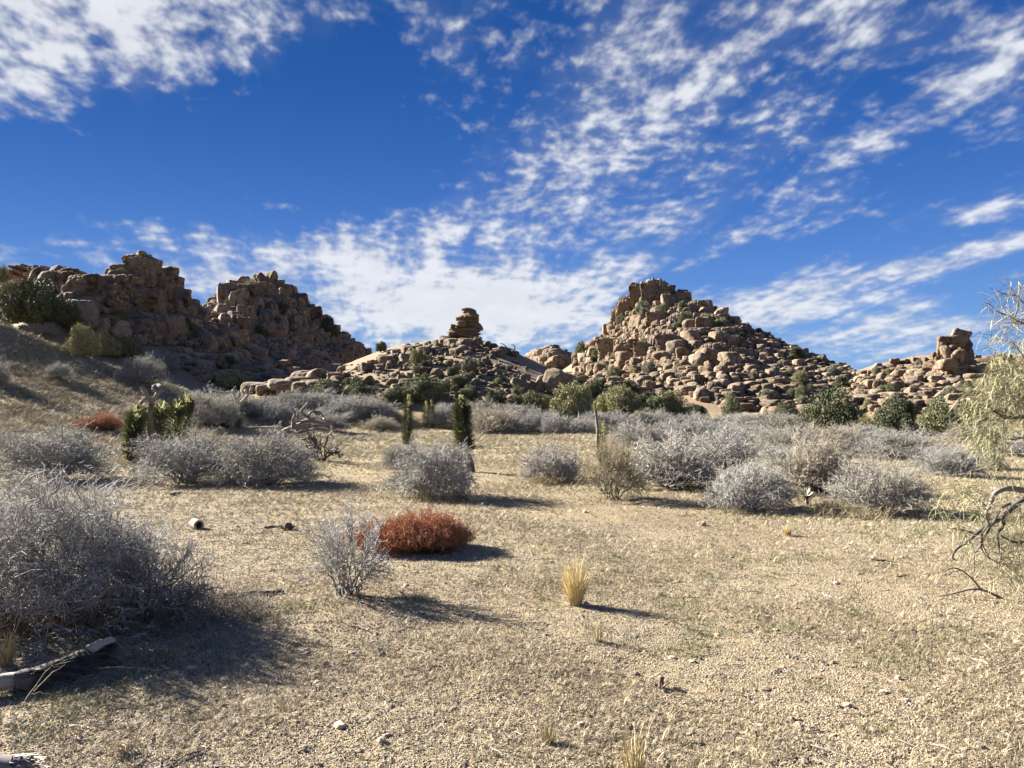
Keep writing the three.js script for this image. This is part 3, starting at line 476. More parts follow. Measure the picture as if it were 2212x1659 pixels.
// a leafless twiggy shrub: W half width, Hh height
function twigShrub(seed, W, Hh, { stems = 34, subs = 6, twigs = 7, spurs = 3, thick = 1, color = [0.34, 0.32, 0.30], dark = [0.20, 0.175, 0.155], low = 1.45, lumps = 0.18, base = 0.14, twigLen = 1, wild = 1, fuzz = 0 } = {}) {
  const r = rng(seed), A = new MB(), B = new MB(), dome = (th, ph, k) => { const lump = 1 + lumps * noise2(th * 1.1 + seed, ph * 2.1) * 2; return [Math.cos(th) * Math.sin(ph) * W * k * lump, Math.max(0.02, Hh * (0.06 + 0.94 * Math.max(0, Math.cos(ph))) * k * lump + (ph > 1.3 ? 0.05 * Hh * r() : 0)), Math.sin(th) * Math.sin(ph) * W * k * lump]; };
  for (let s = 0; s < stems; s++) {
    const th = (s + r()) / stems * 6.2832 * 3, ph = Math.acos(1 - (1 - Math.cos(low)) * r()), tip = dome(th, ph, 0.6 + 0.3 * r()), a0 = r() * 6.28, rr = base * W * Math.sqrt(r());
    const st = arc([Math.cos(a0) * rr + tip[0] * 0.08, -0.02, Math.sin(a0) * rr + tip[2] * 0.08], tip, 5, 0.10 * Hh, 0.10 * W * wild, r);
    A.tube(st, 0.011 * thick * (0.7 + r() * 0.6), 0.005 * thick, 4, vary(dark, r, 0.25));
    for (let q = 0; q < subs; q++) {
      const p0 = along(st, 0.25 + 0.75 * r()), t2 = dome(th + (r() - 0.5) * 1.3 * wild, clamp(ph + (r() - 0.5) * 0.7 * wild, 0, 1.5), 0.78 + 0.27 * r()), sb = arc(p0, t2, 4, 0.03 * Hh, 0.09 * W * wild, r);
      A.tube(sb, 0.0055 * thick, 0.003 * thick, 3, vary([mix(dark[0], color[0], 0.6), mix(dark[1], color[1], 0.6), mix(dark[2], color[2], 0.6)], r, 0.25));
      for (let t = 0; t < twigs; t++) {
        const p = along(sb, 0.15 + 0.85 * r()), d = spoint(r), l = (0.10 + 0.16 * r()) * Math.min(W, 1.1) * twigLen, o = Math.hypot(p[0] / W, p[1] / Hh, p[2] / W) || 1;
        const dir = [p[0] / W / o * 0.75 + d[0], p[1] / Hh / o * 0.75 + d[1] * 0.8 + 0.25, p[2] / W / o * 0.75 + d[2]], n = l / Math.hypot(...dir), c = vary(color, r, 0.3);
        const tw = [p, [p[0] + dir[0] * n * 0.5 + (r() - 0.5) * l * 0.3, p[1] + dir[1] * n * 0.5 + (r() - 0.5) * l * 0.3, p[2] + dir[2] * n * 0.5 + (r() - 0.5) * l * 0.3], [p[0] + dir[0] * n, Math.max(0.01, p[1] + dir[1] * n), p[2] + dir[2] * n]];
        B.tube(tw, 0.0032 * thick, 0.0018 * thick, 3, c);
        for (let k = 0; k < spurs; k++) { const e = along(tw, 0.2 + 0.8 * r()), f = spoint(r), m = l * (0.22 + 0.3 * r()); B.tube([e, [e[0] + f[0] * m, Math.max(0.01, e[1] + f[1] * m), e[2] + f[2] * m]], 0.0022 * thick, 0.0012 * thick, 3, c); }
      }
    }
  }
  for (let k = 0; k < fuzz; k++) {                    // short crooked twigs that fill the crown down to the ground
    const th = r() * 6.2832, ph = Math.acos(1 - 1.02 * r()), p = dome(th, Math.min(ph, 1.56), 0.62 + 0.42 * Math.pow(r(), 0.7)), d = spoint(r), l = (0.07 + 0.13 * r()) * Math.min(W, 1.1), c = vary(color, r, 0.3), q = [p[0] + d[0] * l * 0.6, Math.max(0.005, p[1] + (d[1] * 0.8 + 0.2) * l * 0.6), p[2] + d[2] * l * 0.6], e = spoint(r);
    B.tube([p, q, [q[0] + (d[0] * 0.5 + e[0] * 0.5) * l * 0.5, Math.max(0.005, q[1] + (d[1] * 0.5 + e[1] * 0.5) * l * 0.5), q[2] + (d[2] * 0.5 + e[2] * 0.5) * l * 0.5]], 0.003 * thick, 0.0016 * thick, 3, c); const f = spoint(r); B.tube([q, [q[0] + f[0] * l * 0.35, Math.max(0.005, q[1] + f[1] * l * 0.35), q[2] + f[2] * l * 0.35]], 0.0022 * thick, 0.0013 * thick, 3, c);
  }
  return [A.geo(), B.geo()];
}
function placeShrub(name, geos, mats, parts, label, category, px, py, wp, hp, dims, { turn = 0, group, at = null, sink = 0 } = {}) {
  const p = at ?? hit(px, py); if (!p) return null;
  const D = -p.z, k = D / FOC, o = thing(name, label, category, new THREE.Vector3(p.x, p.y - sink, p.z), group), g = new THREE.Group();
  geos.forEach((geo, n) => { const m = mesh(parts[n], geo, mats[n], o, n === 1); m.rotation.y = turn; m.scale.set(wp * k / 2 / dims[0], hp * k / dims[1], wp * k / 2 / dims[0]); });
  return o;
}
const grayDims = [[1, 1], [1.1, 0.95], [0.9, 1], [1, 0.9], [1.2, 1], [1.1, 0.8], [1, 1]];
const grayProtos = grayDims.map(([w, h], k) => twigShrub(40 + k, w, h, { stems: 30 + (k % 3) * 4, subs: 6, twigs: 7, spurs: 2, thick: 1.8, lumps: 0.42, fuzz: [2600, 3000, 1300, 2400, 2200, 1600, 900][k], wild: [1, 1.2, 1.5, 1, 1.3, 1.6, 1.8][k], color: [[0.43, 0.415, 0.37], [0.38, 0.365, 0.32], [0.46, 0.43, 0.38], [0.42, 0.405, 0.365], [0.41, 0.38, 0.325], [0.44, 0.39, 0.30], [0.50, 0.475, 0.43]][k] }));
const WOOD = [woodMat, woodMat], TWIG = ['branches', 'twigs'];
let grayNext = 0;
function gray(label, px, py, w, h, group, opt = {}) { const k = opt.proto ?? grayNext++ % grayProtos.length; return placeShrub('leafless_shrub', grayProtos[k], WOOD, TWIG, label, 'shrub', px, py, w * 1.04, h * 0.8, grayDims[k], { turn: (grayNext * 2.399) % 6.28, group, ...opt }); }

// the big thorny shrub at the left edge
{ const d = [1.12, 1.28]; placeShrub('leafless_shrub', twigShrub(7, d[0], d[1], { stems: 46, subs: 8, twigs: 8, spurs: 3, thick: 1.0, lumps: 0.3, base: 0.5, wild: 2, fuzz: 1500, color: [0.48, 0.46, 0.42], dark: [0.2, 0.18, 0.155] }), WOOD, TWIG, 'big thorny gray leafless shrub filling the left edge behind the fallen log', 'shrub', 90, 1345, 600, 290, d); }
{ const d = [0.62, 0.55]; placeShrub('leafless_shrub', twigShrub(8, d[0], d[1], { stems: 22, subs: 6, twigs: 6, spurs: 3, thick: 0.9, lumps: 0.3, color: [0.31, 0.29, 0.27] }), WOOD, TWIG, 'thin dark thorny shrub sprawling at the lower side of the big left-edge shrub', 'shrub', 330, 1345, 300, 180, d); }
{ const d = [0.46, 0.75]; placeShrub('leafless_shrub', twigShrub(9, d[0], d[1], { stems: 24, subs: 5, twigs: 6, spurs: 2, thick: 0.85, fuzz: 120, lumps: 0.3, base: 0.2, wild: 1.6, color: [0.47, 0.455, 0.425], dark: [0.26, 0.24, 0.21], low: 1.42 }), WOOD, TWIG, 'small open gray thornbush with bare upright stems beside the rust-red bush', 'shrub', 752, 1285, 205, 188, d); }
gray('rounded gray leafless shrub just behind the big shrub at the left edge', 112, 1038, 235, 132);
gray('dense dark-bellied gray shrub, nearer the green yucca cluster of the touching pair', 400, 1043, 215, 122, null, { proto: 0 });
gray('dense dark-bellied gray shrub of the touching pair, nearer the twisted dead limbs', 575, 1047, 220, 128, null, { proto: 1 });
gray('dome-shaped gray shrub in the centre with a small yucca tree growing at its side', 935, 1073, 185, 136, null, { proto: 3 });
gray('small gray shrub tucked behind the central dome-shaped shrub', 862, 1012, 84, 58);
gray('lavender-gray open shrub at the near edge of the straw flat beside the olive thornbush', 1192, 1042, 130, 96, null, { proto: 2 });
{ const d = [1, 0.9]; placeShrub('thorn_bush', twigShrub(12, d[0], d[1], { stems: 22, subs: 6, twigs: 8, spurs: 3, thick: 1.5, fuzz: 500, base: 0.16, low: 1.4, color: [0.36, 0.31, 0.20], dark: [0.11, 0.09, 0.07] }), WOOD, TWIG, 'olive-tan thornbush with dark stems in front of the gray thicket', 'shrub', 1320, 1080, 160, 122, d); }
const THICKET = 'gray shrubs of the thicket right of centre';
for (const [px, py, w, h, label] of [
  [1450, 1052, 230, 148, 'tall gray shrub of the thicket right behind the olive thornbush'], [1620, 1098, 190, 120, 'low purplish-gray shrub at the front of the thicket, beside the pale dead rosette'],
  [1895, 1105, 210, 142, 'broad gray shrub forming the right front corner of the thicket'], [1755, 1060, 180, 140, 'gray shrub in the thicket directly behind the pale dead rosette'], [1560, 1010, 180, 110, 'darker gray shrub in a hollow of the thicket behind the front shrubs'],
  [2045, 1028, 140, 82, 'gray shrub apart from the thicket, near the desert willow'], [1935, 990, 190, 78, 'wide gray shrub at the back of the thicket before the dark evergreens'], [1380, 965, 130, 72, 'gray shrub at the rear of the thicket beside the thin yucca stalk']]) gray(label, px, py, w * 0.92, h * 0.92, THICKET);
for (const [px, py, w, h, label] of [[1480, 958, 140, 72, 'gray shrub at the back of the thicket in line with the short pale dead post'], [1700, 985, 170, 92, 'gray shrub in the middle of the thicket below the bleached white branch'], [1800, 975, 150, 74, 'gray shrub at the back of the thicket below the large dark evergreen'], [1620, 960, 130, 62, 'gray shrub at the back of the thicket right of the pale dead post'], [1540, 948, 120, 50, 'low gray shrub at the very back of the thicket beside the pale dead post'], [1860, 962, 140, 58, 'low gray shrub at the back of the thicket between the two dark evergreens'], [2130, 1015, 90, 60, 'small gray shrub half hidden behind the lower willow leaves'], [1700, 1030, 150, 90, 'gray shrub wedged inside the thicket left of the pale dead rosette']]) gray(label, px, py, w * 0.86, h * 0.86, 'shrubs inside the thicket');
for (const [px, py, w, h, label] of [[455, 920, 130, 84, 'gray shrub close behind the left yucca cluster'], [500, 896, 100, 54, 'gray shrub behind the top of the pale forked dead trunk'], [430, 900, 90, 60, 'pale gray shrub between the yucca cluster and the grassy slope foot'], [600, 918, 110, 58, 'gray shrub right of the pale forked dead trunk'], [640, 900, 140, 62, 'broad gray shrub behind the twisted dead limbs'], [690, 930, 130, 56, 'low gray shrub just right of the twisted dead limbs'], [745, 912, 120, 62, 'tall gray shrub at the middle of the far band, behind the bare dark shrub'], [800, 904, 110, 54, 'gray shrub of the far band just left of the slim yucca column'], [820, 932, 80, 36, 'small low gray shrub on the straw flat left of the slim yucca column'], [700, 884, 120, 46, 'rear gray shrub below the dark green shrub under the knoll'], [770, 888, 100, 42, 'rear gray shrub directly below the upright boulder of the knoll'], [560, 905, 100, 52, 'gray shrub behind the fallen pole'], [950, 918, 60, 44, 'small gray shrub between the yucca pair and the leaning yucca'], [975, 905, 90, 40, 'gray shrub behind the yucca pair'], [1020, 925, 110, 50, 'gray shrub right behind the crown of the leaning yucca'], [1068, 936, 130, 62, 'widest gray shrub at the near edge of the far band, below the pale round boulders'], [1120, 932, 110, 50, 'gray shrub of the far band straight below the leaning slabs'], [1165, 930, 90, 48, 'gray shrub beside the widest one, toward the big round olive bush'], [1205, 935, 80, 42, 'small gray shrub at the left foot of the big round olive bush'], [1250, 936, 90, 42, 'small gray shrub at the right foot of the big round olive bush'], [1300, 928, 100, 46, 'gray shrub behind the thin dead-topped yucca stalk'], [1110, 905, 120, 38, 'rear gray shrub between the pale round boulders and the olive bush'], [1040, 898, 100, 36, 'rear gray shrub above the crown of the leaning yucca'], [1340, 930, 90, 46, 'gray shrub at the far band just right of the thin yucca stalk'], [1420, 925, 100, 44, 'gray shrub at the foot of the green shrub below the pyramid hill'], [1210, 912, 90, 34, 'rear gray shrub hard against the base of the big round olive bush'], [1500, 925, 90, 40, 'gray shrub beside the short pale dead post'], [1600, 922, 110, 34, 'low gray shrub under the bleached white branch'], [1680, 925, 110, 40, 'low gray shrub in front of the large dark evergreen'], [2100, 960, 120, 50, 'gray shrub behind the desert willow leaves'], [2200, 985, 120, 60, 'gray shrub cut by the right edge behind the desert willow']]) gray(label, px, py, w, h, 'gray shrubs along the far edge of the flat');
for (const [px, py, w, h, label] of [[126, 818, 54, 40, 'lone pale gray shrub halfway up the grassy slope'], [306, 828, 92, 66, 'dark gray shrub low on the edge of the grassy slope'], [-6, 830, 50, 64, 'gray shrub cut by the left edge on the grassy slope'], [345, 800, 74, 46, 'pale gray shrub behind the dark one at the edge of the grassy slope'], [95, 722, 60, 30, 'small gray shrub under the dark evergreen at the top of the slope'], [20, 700, 90, 32, 'low gray-green shrub at the crest of the slope by the left edge']]) gray(label, px, py, w, h, 'shrubs on the grassy slope');

// dark evergreen and olive shrubs
function leafShrub(seed, W, Hh, { n = 9000, leaf = 0.085, color = [0.075, 0.085, 0.03], lobes = 16 } = {}) {
  const r = rng(seed), A = new MB(), B = new MB(), L = [];
  for (let k = 0; k < lobes; k++) { const th = r() * 6.28, ph = Math.acos(1 - r()), q = 0.3 + 0.5 * r(), R = 0.13 + 0.19 * r(); L.push([Math.cos(th) * Math.sin(ph) * W * q, Hh * (0.14 + 0.62 * Math.cos(ph) * (q + 0.25)), Math.sin(th) * Math.sin(ph) * W * q, R]); A.tube(arc([0, -0.05, 0], L[k], 4, 0.05 * Hh, 0.08 * W, r), 0.04 * W, 0.012 * W, 4, vary([0.10, 0.08, 0.06], r, 0.2)); }
  for (let k = 0; k < n; k++) {
    const l = L[Math.floor(r() * lobes)], d = spoint(r), q = l[3] * (0.55 + 0.55 * Math.pow(r(), 0.6)) * (1 + 0.35 * noise3(d[0] * 3 + l[0] * 9, d[1] * 3, d[2] * 3 + l[2] * 9)), c = [l[0] + d[0] * q * W, l[1] + d[1] * q * Hh * 0.9, l[2] + d[2] * q * W];
    if (c[1] < 0.02) c[1] = 0.02 + r() * 0.1 * Hh;
    const a = spoint(r), b = spoint(r), s = leaf * (0.6 + 0.8 * r()), t = [a[1] * b[2] - a[2] * b[1], a[2] * b[0] - a[0] * b[2], a[0] * b[1] - a[1] * b[0]], tl = Math.hypot(...t) || 1, nn = [b[1] * t[2] - b[2] * t[1], b[2] * t[0] - b[0] * t[2], b[0] * t[1] - b[1] * t[0]].map((v) => v / tl), e = t.map((v) => v / tl * s * 0.32), col = vary(color, r, 0.4);
    const v0 = B.vert(c[0] - b[0] * s, c[1] - b[1] * s, c[2] - b[2] * s, ...nn, col); B.vert(c[0] + e[0], c[1] + e[1], c[2] + e[2], ...nn, col); B.vert(c[0] + b[0] * s, c[1] + b[1] * s, c[2] + b[2] * s, ...nn, col); B.vert(c[0] - e[0], c[1] - e[1], c[2] - e[2], ...nn, col); B.i.push(v0, v0 + 1, v0 + 2, v0, v0 + 2, v0 + 3);
  }
  return [A.geo(), B.geo()];
}
const GREENS = { dark: [0.105, 0.115, 0.048], olive: [0.33, 0.31, 0.145], green: [0.21, 0.215, 0.10], sage: [0.27, 0.27, 0.18] };
const greenProtos = {}; let gseed = 60;
for (const k in GREENS) greenProtos[k] = [0, 1].map((v) => leafShrub(gseed++, 1, 1, { n: 23000, leaf: 0.034, color: GREENS[k], lobes: 34 }));
const GREEN_MATS = [woodMat, leafMat], GREEN = ['branches', 'foliage'];
let greenNext = 0;
function green(kind, label, px, py, w, h, group, opt = {}) { greenNext++; return placeShrub('evergreen_shrub', greenProtos[kind][greenNext % 2], GREEN_MATS, GREEN, label, 'shrub', px, py, w * 1.08, h * 1.1, [1, 1], { turn: greenNext * 2.4 % 6.28, group, ...opt }); }
for (const [kind, px, py, w, h, label] of [
  ['dark', 85, 702, 160, 100, 'large dark evergreen at the crest of the grassy slope, left'], ['dark', 140, 718, 90, 62, 'dark evergreen leaning downhill from the large one on the slope crest'], ['olive', 20, 660, 110, 60, 'yellow-green shrub behind the dark evergreens at the left edge'],
  ['olive', 178, 768, 80, 68, 'feathery olive shrub at the foot of the tall left rock hill'], ['olive', 220, 768, 70, 62, 'olive shrub just behind the feathery one on the slope edge'], ['green', 270, 772, 66, 46, 'round green shrub at the slope edge beside pale boulders'], ['olive', 508, 838, 86, 42, 'flat-topped olive shrub among the low layered ledges'],
  ['green', 700, 864, 88, 46, 'dark green shrub below the sandy knoll, left of the upright boulder'], ['green', 925, 866, 120, 58, 'wide green shrub beneath the dark outcrop on the knoll'], ['olive', 1240, 908, 116, 82, 'big round olive bush in front of the leaning slabs'], ['olive', 1335, 895, 110, 68, 'olive shrub behind the thin yucca stalk'],
  ['green', 1440, 908, 120, 66, 'green shrub at the foot of the pyramid hill'], ['dark', 1798, 930, 124, 92, 'large dark evergreen before the boulders on the right'], ['dark', 1940, 942, 130, 80, 'dark evergreen between the large one and the desert willow'], ['green', 2030, 945, 110, 84, 'green shrub partly behind the drooping willow leaves'], ['green', 1582, 898, 42, 50, 'small upright green shrub alone in the boulder field']]) green(kind, label, px, py, w, h);
for (const [kind, px, py, w, h, label] of [['green', 780, 862, 80, 36, 'low green shrub under the upright boulder of the knoll'], ['green', 860, 868, 70, 34, 'low green shrub left of the wide green shrub under the knoll'], ['green', 1010, 868, 70, 36, 'low green shrub right of the wide green shrub under the knoll'], ['dark', 1075, 884, 70, 40, 'dark shrub just above the pale round boulder'], ['green', 1140, 886, 80, 42, 'green shrub between the pale round boulder and the leaning slabs'], ['olive', 1180, 890, 60, 36, 'small olive shrub at the left of the big round olive bush'], ['dark', 1290, 862, 70, 46, 'dark shrub behind the big round olive bush, right of the leaning slabs'], ['green', 1390, 895, 80, 44, 'green shrub left of the green one at the foot of the pyramid hill'], ['dark', 1345, 860, 70, 40, 'dark shrub above the olive shrub behind the thin yucca stalk'], ['green', 1500, 905, 60, 34, 'green shrub right of the one at the foot of the pyramid hill'], ['olive', 1390, 912, 60, 36, 'small olive shrub in front of the one at the foot of the pyramid hill'], ['green', 985, 835, 60, 26, 'green shrub halfway up the near side of the knoll'], ['dark', 1240, 845, 60, 36, 'dark shrub growing at the right end of the leaning slabs'], ['green', 640, 868, 60, 28, 'small green shrub at the right end of the layered ledges'], ['olive', 1870, 935, 60, 40, 'olive shrub between the two dark evergreens on the right'], ['green', 2110, 935, 100, 70, 'green shrub almost hidden behind the willow leaves'], ['dark', 1700, 905, 60, 36, 'dark shrub at the edge of the boulder field behind the white branch'], ['dark', 1400, 876, 60, 30, 'dark shrub at the lower left of the boulder scree'], ['green', 1120, 860, 40, 28, 'small green shrub at the foot of the leftmost leaning slab']]) green(kind, label, px, py, w, h, 'evergreen shrubs at the foot of the rocks');
{ // little shrubs rooted between the boulders
  const r = rng(91), zones = [[[1232, 790], [1310, 715], [1370, 640], [1450, 640], [1560, 690], [1700, 770], [1850, 835], [1750, 880], [1560, 860], [1400, 840], [1280, 830]], [[60, 610], [230, 590], [310, 560], [370, 620], [520, 740], [450, 760], [300, 740], [150, 680]], [[480, 650], [600, 620], [720, 700], [860, 780], [700, 795], [560, 750]], [[700, 810], [900, 775], [1100, 780], [1130, 840], [900, 850], [720, 840]], [[1760, 860], [1900, 805], [2020, 785], [2180, 790], [2180, 890], [1850, 885]], [[470, 760], [620, 790], [600, 840], [440, 820]]];
  zones.forEach((z, n) => { for (let k = 0; k < [100, 70, 70, 24, 36, 12][n]; k++) { let px, py; do { px = mix(Math.min(...z.map((q) => q[0])), Math.max(...z.map((q) => q[0])), r()); py = mix(Math.min(...z.map((q) => q[1])), Math.max(...z.map((q) => q[1])), r()); } while (!P(z, px, py)); const s = 8 + 26 * Math.pow(r(), 2.5); green(['dark', 'green', 'olive', 'sage'][Math.floor(r() * 4)], ['little evergreen shrub rooted among the boulders of the pyramid hill', 'little evergreen shrub rooted among the blocks of the tall left rock hill', 'little evergreen shrub on the slope of the jagged pinnacle hill', 'little shrub dotted on the sandy knoll under the spire', 'little evergreen shrub between boulders of the low ridge by the rock tower', 'little evergreen shrub between the low layered ledges'][n], px, py, s * 1.3, s, ['shrubs on the pyramid hill', 'shrubs on the tall left hill', 'shrubs on the jagged hill', 'shrubs on the knoll', 'shrubs on the tower ridge', 'shrubs on the ledges'][n], { sink: -0.1 }); } });
}
for (const [px, py, w, h] of [[1545, 655, 22, 12], [1568, 668, 24, 14], [1590, 684, 26, 16], [1612, 700, 22, 14], [1640, 718, 24, 14], [1660, 730, 22, 16], [1690, 748, 22, 12], [1715, 762, 26, 14], [1760, 788, 40, 16], [1785, 800, 34, 18], [1810, 812, 40, 14], [1470, 628, 20, 10]]) green('dark', 'dark shrub on the shaded skyline shoulder of the pyramid hill', px, py, w, h, 'skyline shrubs of the pyramid hill', { at: crest(px, py) });
for (const [px, py, w, h, label] of [[1030, 742, 26, 14, 'small olive bush at the base of the stacked spire'], [928, 745, 14, 10, 'tiny bush on the knoll crest left of the spire'], [4, 592, 30, 44, 'dark shrub on the far skyline at the left edge']]) green('olive', label, px, py, w, h, null, { at: crest(px, py) });

// rust-red buckwheat bushes
function redBush(seed, W, Hh, n) {
  const r = rng(seed), A = new MB(), B = new MB();
  for (let k = 0; k < n; k++) {
    const th = r() * 6.28, q = Math.sqrt(r()), out = q * W, top = Hh * Math.sqrt(Math.max(0.08, 1 - q * q * 0.92)) * (0.66 + 0.45 * r() * (0.7 + 0.3 * r())) * (1 + 0.25 * noise2(th * 1.5, q * 3 + seed)), b = q * W * 0.35, p0 = [Math.cos(th) * b, 0, Math.sin(th) * b], p3 = [Math.cos(th) * out + (r() - 0.5) * 0.05, top, Math.sin(th) * out + (r() - 0.5) * 0.05];
    const lobe = k % 3 === 0; if (lobe) { p0[0] -= 0.3 * W; p3[0] -= 0.8 * W; p3[1] *= 0.72; } const pts = arc(p0, p3, 3, -0.02, 0.04, r), tan = r() < 0.22, c = tan ? vary([0.34, 0.24, 0.13], r, 0.25) : vary([0.36, 0.185, 0.105], r, 0.45); A.tube(pts, 0.0035, 0.002, 3, c);
    for (let j = 0; j < 5; j++) { const p = along(pts, 0.55 + 0.45 * r()), d = spoint(r), l = 0.02 + 0.035 * r(), tip = [p[0] + d[0] * l, p[1] + Math.abs(d[1]) * l + 0.012, p[2] + d[2] * l], col = vary([0.50, 0.20, 0.10], r, 0.5); B.tube([p, tip], 0.0022, 0.0035, 3, col); }
  }
  return [A.geo(), B.geo()];
}
placeShrub('buckwheat_bush', redBush(3, 0.62, 0.5, 2300), WOOD, ['stems', 'flower_heads'], 'rust-red dried bush in the open middle ground behind the small gray thornbush', 'shrub', 922, 1186, 212, 84, [0.62, 0.5]);
placeShrub('buckwheat_bush', redBush(4, 0.9, 0.62, 1700), WOOD, ['stems', 'flower_heads'], 'small brick-red bush at the foot of the grassy slope beside the yucca cluster', 'shrub', 223, 931, 90, 42, [0.9, 0.62]);

// dry weeds and tangles at the big shrub's foot
function weeds(seed, W, Hh, n, color, { curl = 0.12, thick = 1, low = 0.25 } = {}) {
  const r = rng(seed), A = new MB();
  for (let k = 0; k < n; k++) { const a = r() * 6.28, q = Math.sqrt(r()) * W, x = Math.cos(a) * q, z = Math.sin(a) * q, h = Hh * (low + (1 - low) * r()), dx = (r() - 0.5) * 2 * curl, dz = (r() - 0.5) * 2 * curl, pts = arc([x, -0.01, z], [x + dx, h, z + dz], 4, 0, curl * 0.3, r), c = vary(color, r, 0.35); A.tube(pts, 0.0026 * thick, 0.0012 * thick, 3, c); for (let j = 0; j < 3; j++) { const p = along(pts, 0.4 + 0.6 * r()), d = spoint(r), l = 0.03 + 0.05 * r(); A.tube([p, [p[0] + d[0] * l, Math.max(0, p[1] + d[1] * l), p[2] + d[2] * l]], 0.0018 * thick, 0.001, 3, c); } }
  return A.geo();
}
function weedThing(name, label, seed, px, py, wp, hp, n, color, opt = {}) { const p = hit(px, py), k = -p.z / FOC, m = mesh(name, weeds(seed, wp * k / 2, hp * k, n, color, opt), woodMat); m.position.copy(p); m.userData = { label, category: opt.category ?? 'weeds' }; return m; }
weedThing('dry_weeds', 'tangled brown dry weeds under the big left-edge shrub', 21, 120, 1345, 330, 110, 900, [0.27, 0.185, 0.11], { curl: 0.14 });
weedThing('dry_weeds', 'pale curled dead stems spilling from the big left shrub onto the ground', 22, 400, 1335, 330, 62, 520, [0.31, 0.26, 0.20], { curl: 0.2, low: 0.1 });
weedThing('dry_weeds', 'small clump of withered weeds just above the broken end of the fallen log', 23, 242, 1372, 56, 46, 110, [0.30, 0.235, 0.14], { curl: 0.09 });
weedThing('dry_weeds', 'fine dry brush at the foot of the central dome-shaped shrub', 24, 950, 1078, 130, 26, 260, [0.38, 0.30, 0.17], { thick: 1.6 });
weedThing('dry_weeds', 'dry tan brush under the lavender-gray shrub', 25, 1190, 1046, 90, 26, 220, [0.38, 0.27, 0.15], { thick: 1.8 });
weedThing('dry_weeds', 'dry grass fringe along the front of the thicket', 26, 1830, 1112, 170, 28, 320, [0.40, 0.33, 0.19], { thick: 1.6 });
weedThing('dry_weeds', 'sparse gray weed stems standing in the shadow of the central dome-shaped shrub', 27, 1040, 1088, 40, 28, 34, [0.38, 0.33, 0.26], { thick: 1.4 });

// straw bunchgrass
function bunch(seed, R, Hh, n, color, lean = 0.35) {
  const r = rng(seed), B = new MB();
  for (let k = 0; k < n; k++) { const a = r() * 6.28, q = R * 0.4 * Math.sqrt(r()), o = Math.pow(r(), 0.8) * lean * Hh, h = Hh * (0.35 + 0.65 * Math.pow(r(), 1.6)) * (1 - 0.25 * o / Hh), x = Math.cos(a), z = Math.sin(a), pts = [[x * q, -0.01, z * q], [x * (q + o * 0.3), h * 0.45, z * (q + o * 0.3)], [x * (q + o * 0.65), h * 0.8, z * (q + o * 0.65)], [x * (q + o) + (r() - 0.5) * 0.02, h, z * (q + o) + (r() - 0.5) * 0.02]]; const t = r() * 6.28; B.ribbon(pts, 0.0042, 0.0012, [Math.cos(t), 0, Math.sin(t)], vary(color, r, 0.28)); }
  return B.geo();
}
function grassThing(label, seed, px, py, wp, hp, n, color = [0.60, 0.47, 0.21], lean = 0.3) { const p = hit(px, py), k = -p.z / FOC, m = mesh('bunchgrass', bunch(seed, wp * k / 2, hp * k, n, color, lean), leafMat); m.position.copy(p); m.userData = { label, category: 'grass' }; return m; }
grassThing('tall golden bunchgrass tuft standing alone in the open ground', 31, 1244, 1306, 66, 112, 560, [0.72, 0.59, 0.31], 0.36);
grassThing('thin straw stalks rising at the bottom edge of the view', 32, 1370, 1668, 100, 120, 110, [0.60, 0.49, 0.27], 0.3);
grassThing('short straw tuft beyond the golden bunchgrass, toward the pale rosette', 33, 1702, 1158, 22, 26, 220, [0.62, 0.50, 0.25], 0.3);
grassThing('golden grass tuft at the left edge above the fallen log', 34, 12, 1440, 50, 86, 170, [0.58, 0.45, 0.20], 0.3);
grassThing('faint dry grass tuft left of the bottom stalks', 35, 1184, 1605, 50, 60, 60, [0.52, 0.42, 0.24], 0.4);
grassThing('wispy dry grass tuft near the pale fibrous clump', 36, 1290, 1385, 40, 46, 70, [0.55, 0.45, 0.26], 0.4);

// yucca trees with dagger leaves
function dagger(B, p, d, l, w, col, r) { const s = [-d[2], 0, d[0]], m = Math.hypot(...s) || 1; s[0] /= m; s[2] /= m; const n = [s[1] * d[2] - s[2] * d[1], s[2] * d[0] - s[0] * d[2], s[0] * d[1] - s[1] * d[0]], tip = [p[0] + d[0] * l, p[1] + d[1] * l, p[2] + d[2] * l], k = [p[0] + d[0] * l * 0.3 - n[0] * w * 0.4, p[1] + d[1] * l * 0.3 - n[1] * w * 0.4, p[2] + d[2] * l * 0.3 - n[2] * w * 0.4], a = [p[0] + s[0] * w, p[1] + d[1] * l * 0.1, p[2] + s[2] * w], b = [p[0] - s[0] * w, p[1] + d[1] * l * 0.1, p[2] - s[2] * w]; B.tri(a, tip, k, col, [s[0] * 0.7 + n[0] * 0.7, n[1] * 0.7, s[2] * 0.7 + n[2] * 0.7]); B.tri(k, tip, b, col, [-s[0] * 0.7 + n[0] * 0.7, n[1] * 0.7, -s[2] * 0.7 + n[2] * 0.7]); }
